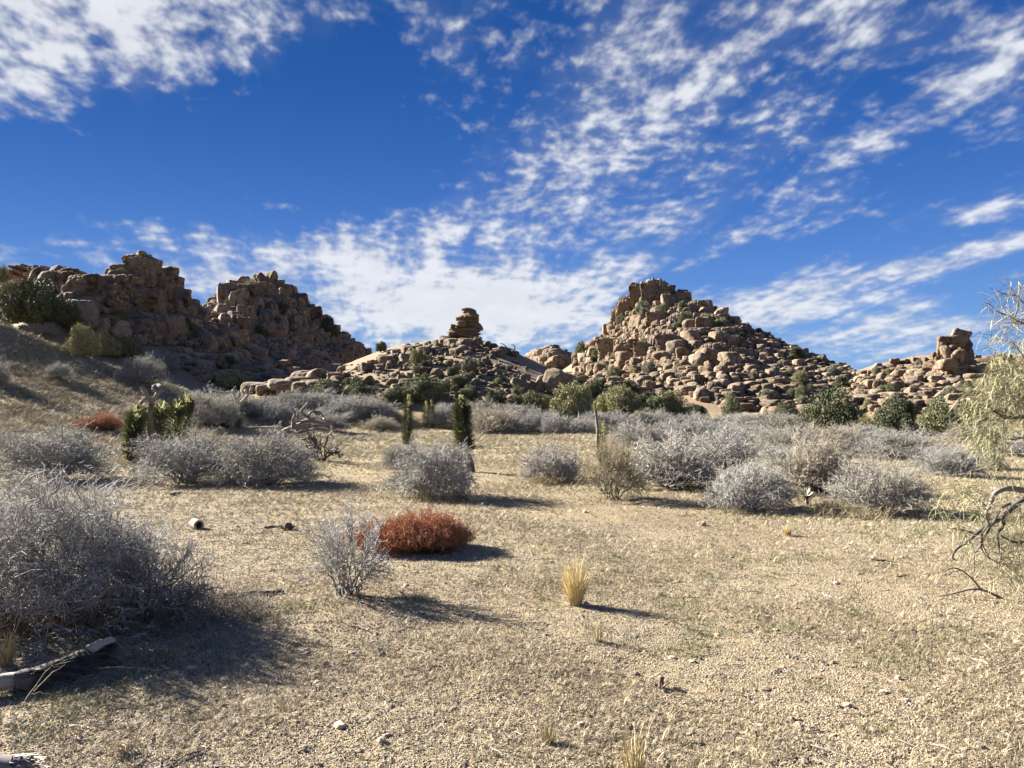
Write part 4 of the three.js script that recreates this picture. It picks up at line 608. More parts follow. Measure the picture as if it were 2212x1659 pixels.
function crownAlong(B, pts, t0, t1, n, l, r, color, { up = 0.55, width = 0.016, radius = 0.03 } = {}) {
  for (let k = 0; k < n; k++) { const t = t0 + (t1 - t0) * (k / n), p = along(pts, Math.min(t, 0.999)), q = along(pts, Math.min(t + 0.02, 1)), a = k * 2.39996, ax = [q[0] - p[0], q[1] - p[1], q[2] - p[2]], m = Math.hypot(...ax) || 1, f = (t - t0) / (t1 - t0), end = smooth(0.8, 1, f), e = up + 2.2 * end * end + (r() - 0.5) * 0.5, d = [Math.cos(a) + ax[0] / m * e, ax[1] / m * e, Math.sin(a) + ax[2] / m * e], dl = Math.hypot(...d); dagger(B, [p[0] + Math.cos(a) * radius * (1 - end), p[1], p[2] + Math.sin(a) * radius * (1 - end)], d.map((v) => v / dl), l * (0.75 + 0.4 * r()) * (1 - 0.35 * end), width, vary(color, r, 0.35), r); }
}
const yuccaGreen = [0.22, 0.225, 0.075];
function yucca(label, seed, trunkPx, { crown, leaves = 900, leafLen = 0.2, skirt = 0, trunkR = 0.06, tip = false, flowers = null, D = null, spread = 0.55, group, name = 'yucca_tree' }) {
  const r = rng(seed), base = D ? foot(trunkPx[0][0], D) : hit(...trunkPx[0]), dist = -base.z, pts = trunkPx.map(([x, y], k) => { const p = ray(x, y, dist - 0.15 * Math.sin(k * 2)); return k ? [p.x - base.x, p.y - base.y, p.z - base.z] : [0, -0.05, 0]; });
  const o = thing(name, label, 'yucca', base, group), T = new MB(), L = new MB(), S = new MB(); T.tube(subdivide(pts, 4), trunkR, trunkR * 0.8, 8, [0.20, 0.165, 0.125], 0.2); mesh('trunk', T.geo(), woodMat, o);
  crownAlong(L, pts, crown[0], crown[1], Math.round(leaves * 1.0), leafLen, r, yuccaGreen, { up: spread, width: leafLen * 0.06, radius: trunkR * 0.8 }); mesh('leaves', L.geo(), leafMat, o, true);
  if (skirt) { for (let k = 0; k < skirt; k++) { const t = crown[0] * r(), p = along(pts, t), a = r() * 6.28, d = [Math.cos(a) * 0.35, -1, Math.sin(a) * 0.35], dl = Math.hypot(...d); dagger(S, [p[0] + Math.cos(a) * trunkR, p[1] + 0.05, p[2] + Math.sin(a) * trunkR], d.map((v) => v / dl), leafLen * (0.5 + 0.5 * r()), leafLen * 0.07, vary([0.24, 0.20, 0.155], r, 0.35), r); } mesh('dead_leaves', S.geo(), leafMat, o, true); }
  if (tip) { const F = new MB(), p = pts[pts.length - 1]; for (let k = 0; k < 40; k++) { const d = spoint(r); dagger(F, p, [d[0] * 0.5, Math.abs(d[1]) + 0.4, d[2] * 0.5], leafLen * 0.5, leafLen * 0.06, vary([0.42, 0.36, 0.22], r, 0.3), r); } mesh('dried_flower', F.geo(), leafMat, o, true); }
  return o;
}
function subdivide(pts, n) { const c = new THREE.CatmullRomCurve3(pts.map((p) => new THREE.Vector3(...p))); return c.getPoints((pts.length - 1) * n).map((v) => v.toArray()); }
yucca('leaning single-stemmed yucca tree with a shaggy gray trunk at the central shrub', 51, [[1019, 1020], [1012, 990], [1004, 965], [998, 910], [996, 866]], { crown: [0.4, 1], leaves: 1300, leafLen: 0.28, skirt: 420, trunkR: 0.075, tip: true });
yucca('slim single green yucca column behind the central shrub, left of the leaning one', 52, [[879, 962], [881, 910], [883, 860]], { crown: [0.02, 1], leaves: 1100, leafLen: 0.3, trunkR: 0.05, tip: true });
{ const a = yucca('pair of short green yucca columns side by side at the far edge of the flat', 53, [[921, 926], [920, 900], [920, 870]], { crown: [0.02, 1], leaves: 620, leafLen: 0.32, trunkR: 0.05 }); const base = a.position, pts = [[934, 926], [933, 900], [932, 868]].map(([x, y]) => { const p = ray(x, y, -base.z + 0.2); return [p.x - base.x, p.y - base.y, p.z - base.z]; }), L = new MB(), T = new MB(); T.tube(pts, 0.05, 0.04, 7, [0.2, 0.16, 0.12]); mesh('trunk', T.geo(), woodMat, a); crownAlong(L, pts, 0, 1, 620, 0.32, rng(54), yuccaGreen, { width: 0.017 }); mesh('leaves', L.geo(), leafMat, a, true); }
yucca('thin dead-topped yucca stalk rising beside the thicket', 55, [[1291, 975], [1291, 940], [1288, 900], [1284, 872]], { crown: [0.78, 1], leaves: 130, leafLen: 0.16, trunkR: 0.055, tip: true, skirt: 60, spread: 0.2 });
yucca('short green yucca shoot leaning against the thin dead-topped stalk', 56, [[1299, 972], [1301, 940], [1302, 912]], { crown: [0.1, 1], leaves: 330, leafLen: 0.2, trunkR: 0.04 });
// the yucca cluster on the left
for (const [label, seed, pts, n, l] of [['front spiky green yucca head of the left cluster, bent to the left', 57, [[292, 978], [288, 940], [296, 888]], 900, 0.36], ['middle yucca head behind the dead forked trunk', 58, [[335, 950], [345, 905], [350, 878]], 700, 0.34], ['tall yucca head at the right end of the left cluster', 59, [[385, 940], [400, 895], [405, 862]], 800, 0.34], ['yucca head leaning right in the left cluster', 60, [[360, 940], [378, 905], [384, 872]], 600, 0.34], ['low yucca head at the back of the left cluster', 61, [[318, 930], [322, 905], [320, 885]], 500, 0.3]]) yucca(label, seed, pts, { crown: [0.05, 1], leaves: n, leafLen: l, trunkR: 0.06, D: 22 + (seed % 3), group: 'yucca heads of the left cluster' });
for (const [label, seed, pts] of [['small green yucca head at the foot of the pale forked dead trunk', 62, [[512, 926], [513, 905], [514, 893]]], ['tiny yucca rosette left of the pale forked dead trunk', 63, [[486, 926], [486, 915], [486, 907]]]]) yucca(label, seed, pts, { crown: [0.05, 1], leaves: 320, leafLen: 0.34, trunkR: 0.05, group: 'small yuccas by the forked dead trunk' });
{ // pale dead rosette
  const p = hit(1742, 1090), r = rng(64), L = new MB(), o = thing('dead_yucca_rosette', 'pale dried yucca rosette with stiff radiating leaves before the thicket', 'yucca', p); for (let k = 0; k < 150; k++) { const d = spoint(r); d[1] = d[1] * 0.8 + 0.25; const m = Math.hypot(...d); dagger(L, [0, 0.12, 0], d.map((v) => v / m), 0.17 * (0.7 + 0.5 * r()), 0.013, vary(d[1] > 0.3 ? [0.55, 0.50, 0.38] : [0.42, 0.33, 0.18], r, 0.25), r); } mesh('leaves', L.geo(), leafMat, o, true); const c = new MB(); c.tube([[0, -0.03, 0], [0, 0.06, 0], [0.01, 0.15, 0]], 0.045, 0.03, 7, [0.15, 0.12, 0.09]); mesh('stem', c.geo(), woodMat, o);
}
// dead trunks and limbs: [path on the grid, radius at start, radius at end]
function deadWood(name, label, D, seed, limbs, { color = [0.42, 0.36, 0.29], bark = 0.25, depth = 0.25 } = {}) {
  const r = rng(seed), base = D ? foot(limbs[0][0][0][0], D) : hit(...limbs[0][0][0]), dist = -base.z, o = thing(name, label, 'dead tree', base);
  for (const [path, r0, r1, part, col] of limbs) { const T = new MB(), pts = path.map(([x, y, dd = 0], k) => { const p = ray(x, y, dist + dd + (k ? (r() - 0.5) * depth : 0)); return [p.x - base.x, p.y - base.y, p.z - base.z]; }); T.tube(subdivide(pts, 4), r0, r1, 8, vary(col ?? color, r, 0.12), bark); mesh(part ?? 'limb', T.geo(), woodMat, o); }
  return o;
}
deadWood('dead_yucca', 'dead forked yucca trunk with shaggy drooping arms in the left cluster', 22, 71, [[[[325, 965], [326, 920], [324, 885], [327, 868]], 0.09, 0.07, 'trunk', [0.15, 0.125, 0.10]], [[[327, 870], [318, 856], [309, 840], [307, 836]], 0.07, 0.06], [[[327, 870], [336, 858], [345, 845], [352, 842]], 0.075, 0.06], [[[318, 858], [308, 866], [303, 872]], 0.05, 0.05], [[[340, 846], [332, 838], [338, 834], [348, 836]], 0.06, 0.07]], { color: [0.22, 0.19, 0.155], bark: 0.35 });
deadWood('dead_forked_trunk', 'pale bare forked dead trunk beyond the touching gray shrubs', null, 72, [[[[497, 926], [503, 905], [511, 888], [517, 872]], 0.13, 0.08, 'trunk', [0.5, 0.44, 0.36]], [[[517, 872], [509, 860], [504, 850], [503, 842]], 0.075, 0.06], [[[517, 873], [528, 862], [537, 850], [544, 836]], 0.075, 0.06], [[[511, 862], [518, 855], [517, 846]], 0.05, 0.05], [[[508, 852], [498, 846], [486, 848], [470, 845], [450, 838]], 0.05, 0.03], [[[536, 852], [531, 846], [529, 842]], 0.05, 0.05], [[[500, 915], [498, 895], [500, 878]], 0.06, 0.03]], { color: [0.5, 0.45, 0.37] });
deadWood('twisted_dead_limbs', 'heap of dark twisted dead limbs on the far flat beyond the touching gray shrubs', null, 73, [[[[600, 938], [625, 925], [650, 915], [668, 905]], 0.1, 0.09, 'limb', [0.42, 0.38, 0.32]], [[[632, 925], [633, 905], [637, 893], [630, 882]], 0.08, 0.05], [[[668, 905], [656, 896], [652, 886], [662, 876], [665, 870]], 0.09, 0.06], [[[664, 875], [676, 880], [678, 890], [690, 896]], 0.06, 0.05], [[[650, 912], [672, 908], [692, 912], [715, 916], [718, 928]], 0.1, 0.06], [[[670, 906], [668, 896], [676, 888], [692, 892], [698, 902], [702, 906]], 0.07, 0.05], [[[640, 930], [655, 920], [664, 928], [690, 926], [716, 930]], 0.09, 0.06], [[[645, 905], [642, 895], [646, 890]], 0.05, 0.05], [[[620, 932], [640, 936], [660, 932], [672, 938]], 0.08, 0.06]], { color: [0.23, 0.20, 0.17], depth: 0.5 });
deadWood('fallen_pole', 'long pale fallen pole lying on the far flat by the twisted limbs', null, 74, [[[[520, 925], [560, 924], [605, 922]], 0.07, 0.05], ], { color: [0.45, 0.41, 0.35], depth: 0 });
deadWood('dead_branch_on_skyline', 'bare gray branches sprawling on the knoll skyline right of the spire', 82, 75, [[[[1115, 760], [1095, 752], [1078, 750], [1064, 744]], 0.12, 0.05], [[[1095, 752], [1088, 744], [1080, 742]], 0.07, 0.03], [[[1110, 760], [1112, 748], [1104, 744]], 0.07, 0.03], [[[1085, 750], [1080, 756], [1070, 755]], 0.06, 0.03]], { color: [0.27, 0.24, 0.21] });
deadWood('dead_branch_on_skyline', 'dark dead brush on the knoll skyline left of the spire', 83, 76, [[[[905, 758], [890, 752], [874, 748]], 0.08, 0.04], [[[892, 753], [886, 746]], 0.05, 0.03], [[[900, 756], [904, 746]], 0.05, 0.03], [[[880, 750], [872, 756]], 0.05, 0.03]], { color: [0.13, 0.11, 0.10] });
deadWood('white_dead_branch', 'bleached white dead branch at the back of the thicket', null, 77, [[[[1600, 925], [1612, 918], [1624, 910], [1636, 908]], 0.09, 0.04], [[[1614, 917], [1612, 910], [1618, 906]], 0.06, 0.03], [[[1624, 911], [1628, 916], [1622, 922]], 0.06, 0.03]], { color: [0.62, 0.58, 0.52] });
deadWood('dead_stub', 'short pale dead post standing at the back of the thicket', null, 78, [[[[1496, 918], [1498, 906], [1499, 898]], 0.13, 0.09]], { color: [0.42, 0.36, 0.30] });
{ const d = [1, 1], g = twigShrub(79, 1, 1, { stems: 14, subs: 4, twigs: 4, spurs: 1, thick: 4.2, base: 0.1, low: 1.3, color: [0.17, 0.14, 0.12], dark: [0.13, 0.11, 0.09] }); placeShrub('bare_shrub', g, WOOD, TWIG, 'bare dark open-branched shrub right of the touching gray shrubs', 'shrub', 692, 998, 104, 72, d); }
for (const [px, py, w, h, label] of [[658, 652, 30, 22, 'bare little tree on the right shoulder of the jagged hill'], [745, 686, 20, 14, 'bare twig bush lower on the skyline of the jagged hill']]) gray(label, px, py, w, h, null, { at: crest(px, py) });
// ---------------------------------------------------------------- desert willow at the right edge
{
  const base = foot(2400, 6.3), o = thing('desert_willow', 'desert willow with bare looping limbs and pale drooping leaves at the right edge', 'tree', base);
  const a = (x, y) => [1645.8 + x * 0.3307, 822.9 + y * 0.3307], b = (x, y) => [1634.8 + x * 0.2645, 576 + y * 0.2645], r = rng(81), D0 = 6.3, limbs = [];
  const limb = (path, r0, r1, d = 0, color = [0.13, 0.115, 0.10], name = 'limb') => { const pts = subdivide(path.map(([x, y, dd = 0]) => { const p = ray(x, y, D0 + d + dd); return [p.x - base.x, p.y - base.y, p.z - base.z]; }), 5), T = new MB(); T.tube(pts, r0, r1, 7, vary(color, r, 0.1), 0.12); mesh(name, T.geo(), woodMat, o); limbs.push(pts); return pts; };
  limb([[2405, 1290], [2390, 1180], [2370, 1080], [2340, 980]], 0.075, 0.055, 0, [0.15, 0.13, 0.11], 'trunk');
  limb([[2385, 1130], [2400, 1000], [2380, 860], [2350, 720], [2300, 640]], 0.06, 0.03, 0.1, [0.15, 0.13, 0.11], 'trunk');
  limb([[2375, 1095], [2300, 1062], a(1712, 715), a(1640, 704), a(1570, 710), a(1515, 745), a(1495, 805), a(1466, 860), a(1476, 925)], 0.03, 0.012, 0, [0.26, 0.23, 0.20]);
  limb([[2380, 1125], [2290, 1060], a(1712, 775), a(1620, 842), a(1570, 890), a(1480, 940), a(1400, 1000), a(1340, 1050), a(1262, 1110), a(1246, 1155), a(1270, 1172)], 0.03, 0.006, 0.02, [0.11, 0.10, 0.09]);
  limb([a(1625, 800), a(1565, 828), a(1540, 880), a(1492, 960), a(1450, 1030), a(1432, 1070), a(1455, 1130), a(1560, 1200)], 0.012, 0.005);
  limb([a(1570, 890), a(1582, 940), a(1540, 1000), a(1552, 1100), a(1562, 1150), a(1550, 1190)], 0.016, 0.005);
  limb([a(1480, 938), a(1440, 1000), a(1440, 1060), a(1392, 1130), a(1388, 1250)], 0.011, 0.004);
  limb([a(1440, 1060), a(1460, 1110), a(1482, 1142)], 0.007, 0.003); limb([a(1340, 1050), a(1370, 1060), a(1378, 1110)], 0.006, 0.003);
  limb([a(1560, 1012), a(1640, 1050), a(1712, 1052), [2290, 1165]], 0.009, 0.007); limb([a(1400, 998), a(1290, 970), a(1210, 960)], 0.007, 0.003, 0.1);
  limb([[2370, 930], [2290, 905], b(2182, 1226), b(2020, 1230), b(1950, 1190), b(1880, 1130)], 0.022, 0.005, -0.2, [0.10, 0.09, 0.085]);
  limb([[2370, 950], b(2230, 1130), b(2182, 1090), b(2110, 1000), b(2080, 900), b(2050, 820)], 0.014, 0.004, 0.2);
  limb([[2360, 740], [2260, 715], b(2182, 465), b(2100, 430), b(2060, 400), b(1990, 380), b(1920, 320), b(1862, 290)], 0.012, 0.002, 0.1, [0.17, 0.14, 0.12]);
  limb([b(2100, 430), b(2135, 310), b(2100, 210), b(2060, 150), b(2010, 20)], 0.006, 0.0015, 0.1, [0.17, 0.14, 0.12]); limb([[2310, 660], b(2182, 300), b(2130, 240), b(2070, 230), b(1990, 210), b(1900, 170)], 0.007, 0.0015, 0, [0.17, 0.14, 0.12]); limb([[2320, 710], b(2182, 470), b(2040, 460), b(1850, 462)], 0.006, 0.0015, 0.3, [0.17, 0.14, 0.12]);
  limb([[2370, 1010], [2280, 985], b(2182, 1400), b(2090, 1410), b(1990, 1400), b(1930, 1440)], 0.014, 0.003, 0.4); limb([[2360, 880], [2260, 850], b(2120, 830), b(2000, 800), b(1930, 820)], 0.012, 0.003, 0.3); limb([[2350, 820], [2230, 790], b(2090, 620), b(1980, 590), b(1900, 600)], 0.01, 0.002, 0.2);
  // fine twigs reach from the limbs to sprays of narrow curled leaves
  const T = new MB(), L = new MB(), all = limbs.slice(2).flatMap((p, n) => p.map((q) => q));
  const spray = (zone, n, dmin, dmax, leaves, sparse) => {
    const xs = zone.map((q) => q[0]), ys = zone.map((q) => q[1]);
    for (let k = 0; k < n; k++) {
      let px, py; do { px = mix(Math.min(...xs), Math.max(...xs), r()); py = mix(Math.min(...ys), Math.max(...ys), r()); } while (!P(zone, px, py));
      const w = ray(px, py, D0 + mix(dmin, dmax, r())), t = [w.x - base.x, w.y - base.y, w.z - base.z]; let best = null, bd = 9;
      for (let j = 0; j < 60; j++) { const q = all[Math.floor(r() * all.length)], d = Math.hypot(q[0] - t[0], q[1] - t[1], q[2] - t[2]) + (q[0] < t[0] ? 0.25 : 0); if (d < bd && d > 0.08) { bd = d; best = q; } }
      if (!best) continue;
      const tw = arc(best, t, 5, 0.06 * bd, 0.06 * bd, r); T.tube(tw, 0.0028, 0.0012, 3, vary([0.20, 0.17, 0.12], r, 0.3));
      for (let j = 0; j < leaves; j++) {
        const p = along(tw, 1 - 0.65 * r() * r()), d = spoint(r), l = 0.05 + 0.075 * r(), dr = [d[0] * 0.8 - 0.25, d[1] * 0.6 - 0.25, d[2] * 0.8], c = vary(r() < 0.3 ? [0.47, 0.41, 0.24] : [0.33, 0.335, 0.165], r, 0.3), cu = (r() - 0.5) * 1.4, pts = []; let q = [...p], h = Math.atan2(dr[1], dr[0]);
        for (let s = 0; s < 5; s++) { pts.push([...q]); h += cu * 0.35; q = [q[0] + Math.cos(h) * l / 4, q[1] + Math.sin(h) * l / 4 - 0.002 * s, q[2] + dr[2] * l / 5]; }
        const sd = spoint(r); L.ribbon(pts, 0.0058, 0.002, sd, c);
      }
      if (sparse && r() < 0.6) { const e = spoint(r), f = 0.1 + 0.15 * r(); T.tube(arc(t, [t[0] - Math.abs(e[0]) * f, t[1] + e[1] * f + 0.03, t[2] + e[2] * f], 3, 0.01, 0.03, r), 0.0014, 0.0008, 3, [0.2, 0.16, 0.12]); }
    }
  };
  spray([[2140, 770], [2230, 730], [2420, 700], [2440, 980], [2230, 960], [2120, 960], [2080, 900], [2040, 880], [2050, 850], [2110, 820]], 440, -0.5, 0.7, 8);
  spray([[2120, 800], [2212, 770], [2260, 800], [2260, 930], [2150, 930]], 150, -0.4, 0.5, 9);
  spray([[2070, 900], [2150, 940], [2180, 985], [2150, 1020], [2110, 985], [2060, 940]], 70, -0.2, 0.6, 10);
  spray([[2010, 1080], [2060, 1050], [2140, 1060], [2212, 1090], [2300, 1100], [2300, 1200], [2140, 1190], [2060, 1150]], 190, -0.3, 0.7, 7);
  spray([[2080, 1180], [2212, 1180], [2300, 1240], [2280, 1320], [2160, 1300]], 110, -0.3, 0.5, 5, true);
  spray([[2130, 640], [2212, 590], [2330, 580], [2350, 740], [2212, 760], [2130, 770], [2110, 720]], 170, -0.3, 0.5, 3, true);
  mesh('twigs', T.geo(), woodMat, o, true); mesh('leaves', L.geo(), leafMat, o, true);
}
{ // dead branch on the ground under the willow
  const a = (x, y) => [1645.8 + x * 0.3307, 822.9 + y * 0.3307], p0 = hit(...a(1540, 1410)), o = thing('fallen_branch', 'gray dead branch arching off the ground beneath the willow', 'branch', p0), D = -p0.z;
  for (const [path, r0, r1] of [[[a(1545, 1408), a(1440, 1366), a(1380, 1360), a(1230, 1394), a(1140, 1408)], 0.012, 0.004], [[a(1430, 1362), a(1380, 1300), a(1310, 1240), a(1240, 1222), a(1190, 1250), a(1160, 1302)], 0.009, 0.003], [[a(1400, 1362), a(1370, 1390)], 0.006, 0.003], [[a(1690, 1402), a(1676, 1420), a(1672, 1490)], 0.012, 0.01], [[a(1300, 1236), a(1220, 1260), a(1190, 1310), a(1120, 1340)], 0.004, 0.002]]) { const T = new MB(); T.tube(subdivide(path.map(([x, y]) => { const p = ray(x, y, D); return [p.x - p0.x, p.y - p0.y, p.z - p0.z]; }), 5), r0, r1, 6, [0.17, 0.145, 0.125], 0.15); mesh('limb', T.geo(), woodMat, o); }
}
// ---------------------------------------------------------------- logs, stumps, stones in the foreground
function shaggy(B, pts, R, n, r, color, l = 0.12) { for (let k = 0; k < n; k++) { const t = r(), p = along(pts, t), q = along(pts, Math.min(1, t + 0.05)), ax = [q[0] - p[0], q[1] - p[1], q[2] - p[2]], al = Math.hypot(...ax) || 1, e = r() * 6.28, d = spoint(r), nx = [d[0] - ax[0] * 0.5, d[1], d[2]], m = Math.hypot(...nx); const s = nx.map((v) => v / m), dir = [ax[0] / al * 0.8 + s[0] * 0.45, s[1] * 0.45 - 0.35, ax[2] / al * 0.8 + s[2] * 0.45], dm = Math.hypot(...dir); dagger(B, [p[0] + s[0] * R * 0.92, Math.max(0.005, p[1] + s[1] * R * 0.92), p[2] + s[2] * R * 0.92], dir.map((v) => v / dm), l * (0.4 + 0.7 * r()), 0.007, vary(color, r, 0.45), r); } }
{
  const a = (x, y) => [x * 0.2728, 1206.9 + y * 0.2728], p0 = hit(...a(480, 1030)), o = thing('fallen_log', 'fallen shaggy-barked yucca log with bare gray ends below the big left shrub', 'log', p0), r = rng(83);
  const w = ([x, y], D, up) => { const X = U(x) * D; return [X - p0.x, ground(X, D) + up - p0.y, -D - p0.z]; };
  const path = [w(a(150, 0), 4.28, 0.055), w(a(330, 0), 4.36, 0.06), w(a(520, 0), 4.48, 0.065), w(a(700, 0), 4.62, 0.075), w(a(860, 0), 4.74, 0.085)], B = new MB(), S = new MB();
  B.tube(subdivide(path, 6), 0.058, 0.05, 12, [0.13, 0.105, 0.085], 0.35); mesh('bark', B.geo(), woodMat, o); shaggy(S, path, 0.058, 2600, r, [0.31, 0.265, 0.215], 0.13); mesh('bark_fibers', S.geo(), leafMat, o, true);
  const W = new MB(); W.tube(subdivide([w(a(-420, 0), 4.15, 0.06), w(a(-100, 0), 4.22, 0.064), w(a(185, 0), 4.3, 0.07)], 5), 0.046, 0.043, 12, [0.36, 0.315, 0.265], 0.3); mesh('bare_wood', W.geo(), woodMat, o);
  const V = new MB(); V.tube(subdivide([w(a(740, 0), 4.62, 0.13), w(a(830, 0), 4.7, 0.145), w(a(925, 0), 4.78, 0.135)], 4), 0.03, 0.022, 10, [0.40, 0.35, 0.295], 0.35); mesh('bare_wood', V.geo(), woodMat, o);
  const T = new MB(); for (const [q0, q1, d] of [[[260, 1060], [520, 830], 4.3], [[200, 1120], [400, 860], 4.25], [[240, 1070], [420, 1085], 4.2], [[780, 870], [1290, 885], 4.6]]) { const [x0, y0] = a(...q0), [x1, y1] = a(...q1), A = ray(x0, y0, d - 0.1), C = ray(x1, y1, d - 0.03); A.y = Math.max(A.y, ground(A.x, -A.z) + 0.004); C.y = Math.max(C.y, ground(C.x, -C.z) + 0.004); T.tube(arc(A.sub(p0).toArray(), C.sub(p0).toArray(), 5, 0.01, 0.012, r), 0.0028, 0.0018, 4, [0.42, 0.36, 0.25]); } mesh('dry_stalks', T.geo(), woodMat, o, true);
}
{
  const p0 = foot(-20, 3.3), o = thing('fallen_log', 'gray shaggy log end poking in at the bottom corner', 'log', p0), r = rng(84), path = [[-0.7, 0.04, 0.1], [-0.2, 0.05, 0.02], [0.12, 0.05, -0.01], [0.185, 0.05, -0.02]], B = new MB(), S = new MB(); B.tube(subdivide(path, 6), 0.06, 0.05, 12, [0.25, 0.22, 0.19], 0.3); mesh('bark', B.geo(), woodMat, o); shaggy(S, path, 0.056, 700, r, [0.36, 0.32, 0.27], 0.05); mesh('bark_fibers', S.geo(), leafMat, o, true);
}
{ // hollow log piece
  const p0 = hit(424, 1142), k = -p0.z / FOC, o = thing('hollow_log', 'short hollow weathered log piece on the open ground right of the big left shrub', 'log', p0), R = 11 * k, l = 30 * k, out = new THREE.CylinderGeometry(R, R * 1.05, l, 14, 3, true), inn = new THREE.CylinderGeometry(R * 0.7, R * 0.7, l, 14, 1, true), ring = new THREE.RingGeometry(R * 0.7, R, 14); const tint = (g, c) => { const n = g.attributes.position.count; g.setAttribute('color', new THREE.Float32BufferAttribute([...Array(n)].flatMap(() => c), 3)); return g; };
  const q = out.attributes.position; for (let i = 0; i < q.count; i++) { const f = 1 + 0.12 * noise3(q.getX(i) * 40, q.getY(i) * 12, q.getZ(i) * 40); q.setX(i, q.getX(i) * f); q.setZ(i, q.getZ(i) * f); } out.computeVertexNormals();
  const dm = std({ vertexColors: true, side: THREE.DoubleSide }); for (const [n, g, c, y] of [['bark', out, [0.28, 0.24, 0.19], 0], ['hollow', inn, [0.22, 0.18, 0.14], 0], ['rim', ring, [0.34, 0.29, 0.23], 1]]) { const m = mesh(n, tint(g, c), dm, o); m.rotation.set(Math.PI / 2, 0, 0); if (y) { m.rotation.set(0, 0, 0); m.position.z = l / 2; } const h = new THREE.Group(); }
  const back = mesh('core', tint(new THREE.CircleGeometry(R * 0.72, 14), [0.22, 0.18, 0.14]), dm, o); back.position.z = -l * 0.45; for (const m of o.children) m.position.y = R * 0.85; o.rotation.y = 0.75;
}
function stump(name, label, seed, px, py, wp, hp, color) { const p = hit(px, py), k = -p.z / FOC, r = rng(seed), o = thing(name, label, 'stump', p), B = new MB(); B.tube([[0, -0.02, 0], [0, hp * k * 0.5, 0], [wp * k * 0.06, hp * k * 0.8, 0]], wp * k * 0.3, wp * k * 0.22, 9, color, 0.4); mesh('stub', B.geo(), woodMat, o); const S = new MB(); for (let j = 0; j < 40; j++) { const a = r() * 6.28, d = [Math.cos(a) * 0.8, r() * 0.9 + 0.2, Math.sin(a) * 0.8]; dagger(S, [Math.cos(a) * wp * k * 0.25, hp * k * 0.15 * r(), Math.sin(a) * wp * k * 0.25], d.map((v) => v / Math.hypot(...d)), hp * k * (0.5 + 0.5 * r()), wp * k * 0.03, vary(color, r, 0.4), r); } mesh('splinters', S.geo(), leafMat, o, true); }
stump('dead_stump', 'dark rotten stump on the open ground left of the small gray thornbush', 85, 622, 1144, 34, 18, [0.10, 0.08, 0.06]);
stump('dead_stump', 'small splintered brown stub in the open foreground', 86, 1428, 1487, 22, 30, [0.17, 0.125, 0.09]);
function stick(label, D, px0, px1, py0, py1, rad, seed, color) { const r = rng(seed), A = hit(px0, py0), C = hit(px1, py1), o = new MB(), n = 6, pts = []; for (let k = 0; k <= n; k++) { const x = mix(A.x, C.x, k / n) + (r() - 0.5) * 0.015, z = mix(A.z, C.z, k / n) + (r() - 0.5) * 0.03; pts.push([x - A.x, ground(x, -z) + rad * 0.7 - A.y, z - A.z]); } o.tube(pts, rad, rad * 0.5, 6, color, 0.5); const m = mesh('dead_stick', o.geo(), woodMat); m.position.copy(A); m.userData = { label, category: 'stick' }; }
stick('flat dark driftwood strip lying above the shadow of the big left shrub', 0, 484, 614, 1290, 1281, 0.022, 87, [0.12, 0.095, 0.07]);
stick('short dark stick just beside the rotten stump', 0, 570, 610, 1142, 1138, 0.018, 88, [0.14, 0.11, 0.08]);
stick('dark stick under the touching gray shrubs', 0, 368, 390, 1071, 1066, 0.03, 89, [0.12, 0.10, 0.08]);
stick('thin dark stick lying on the flat toward the willow', 0, 1884, 1930, 1211, 1214, 0.012, 90, [0.12, 0.10, 0.08]);
stick('short crooked stick near the willow shade', 0, 1937, 1962, 1248, 1244, 0.010, 91, [0.12, 0.10, 0.08]);
stick('dark dead branch on the ground in front of the olive thornbush', 0, 1362, 1402, 1083, 1078, 0.02, 92, [0.10, 0.085, 0.07]);
stick('pale thin stick near the bottom stalks', 0, 1062, 1110, 1616, 1640, 0.004, 93, [0.5, 0.44, 0.34]);
const stoneMat = std({ color: lin(0.52, 0.47, 0.40), map: rockMap });
function stone(label, seed, px, py, wp, hp, tone) { const p = hit(px, py), k = -p.z / FOC, m = mesh('stone', cragGeos[seed % cragGeos.length], stoneMat); m.position.set(p.x, p.y + hp * k * 0.3, p.z); m.scale.set(wp * k / 1.85, hp * k / 1.85, wp * k * 0.8 / 1.85); m.rotation.y = seed * 1.3; m.userData = { label, category: 'stone' }; }
for (const [label, px, py, w, h] of [['pale angular stone on the open flat between the golden tuft and the thicket', 1518, 1136, 16, 11], ['pale flat stone in the foreground below the big shrub shadow', 735, 1570, 26, 9], ['pale pointed stone near the bottom edge', 823, 1604, 20, 13], ['small white stone in front of the fallen log', 415, 1446, 20, 8], ['second small white stone in front of the fallen log', 326, 1466, 10, 8], ['pale stone by the low earth mound', 1940, 1468, 14, 9], ['whitish stone on the near edge of the low earth mound', 1908, 1497, 16, 8], ['small pale stone between the mound and the bottom edge', 1832, 1527, 14, 9], ['tiny white stone right of the splintered stub', 1497, 1432, 13, 7], ['little white stone far down the right foreground', 1960, 1515, 9, 7], ['little pale stone at the bottom of the right foreground', 1810, 1526, 10, 7], ['small pale stone on the sunny flat below the thicket', 1807, 1262, 10, 6], ['small white stone beside the red bush shadow', 1263, 1107, 10, 5], ['small tan stone near the bottom centre', 1255, 1568, 14, 9]]) stone(label, Math.round(px + py), px, py, w, h, 3);
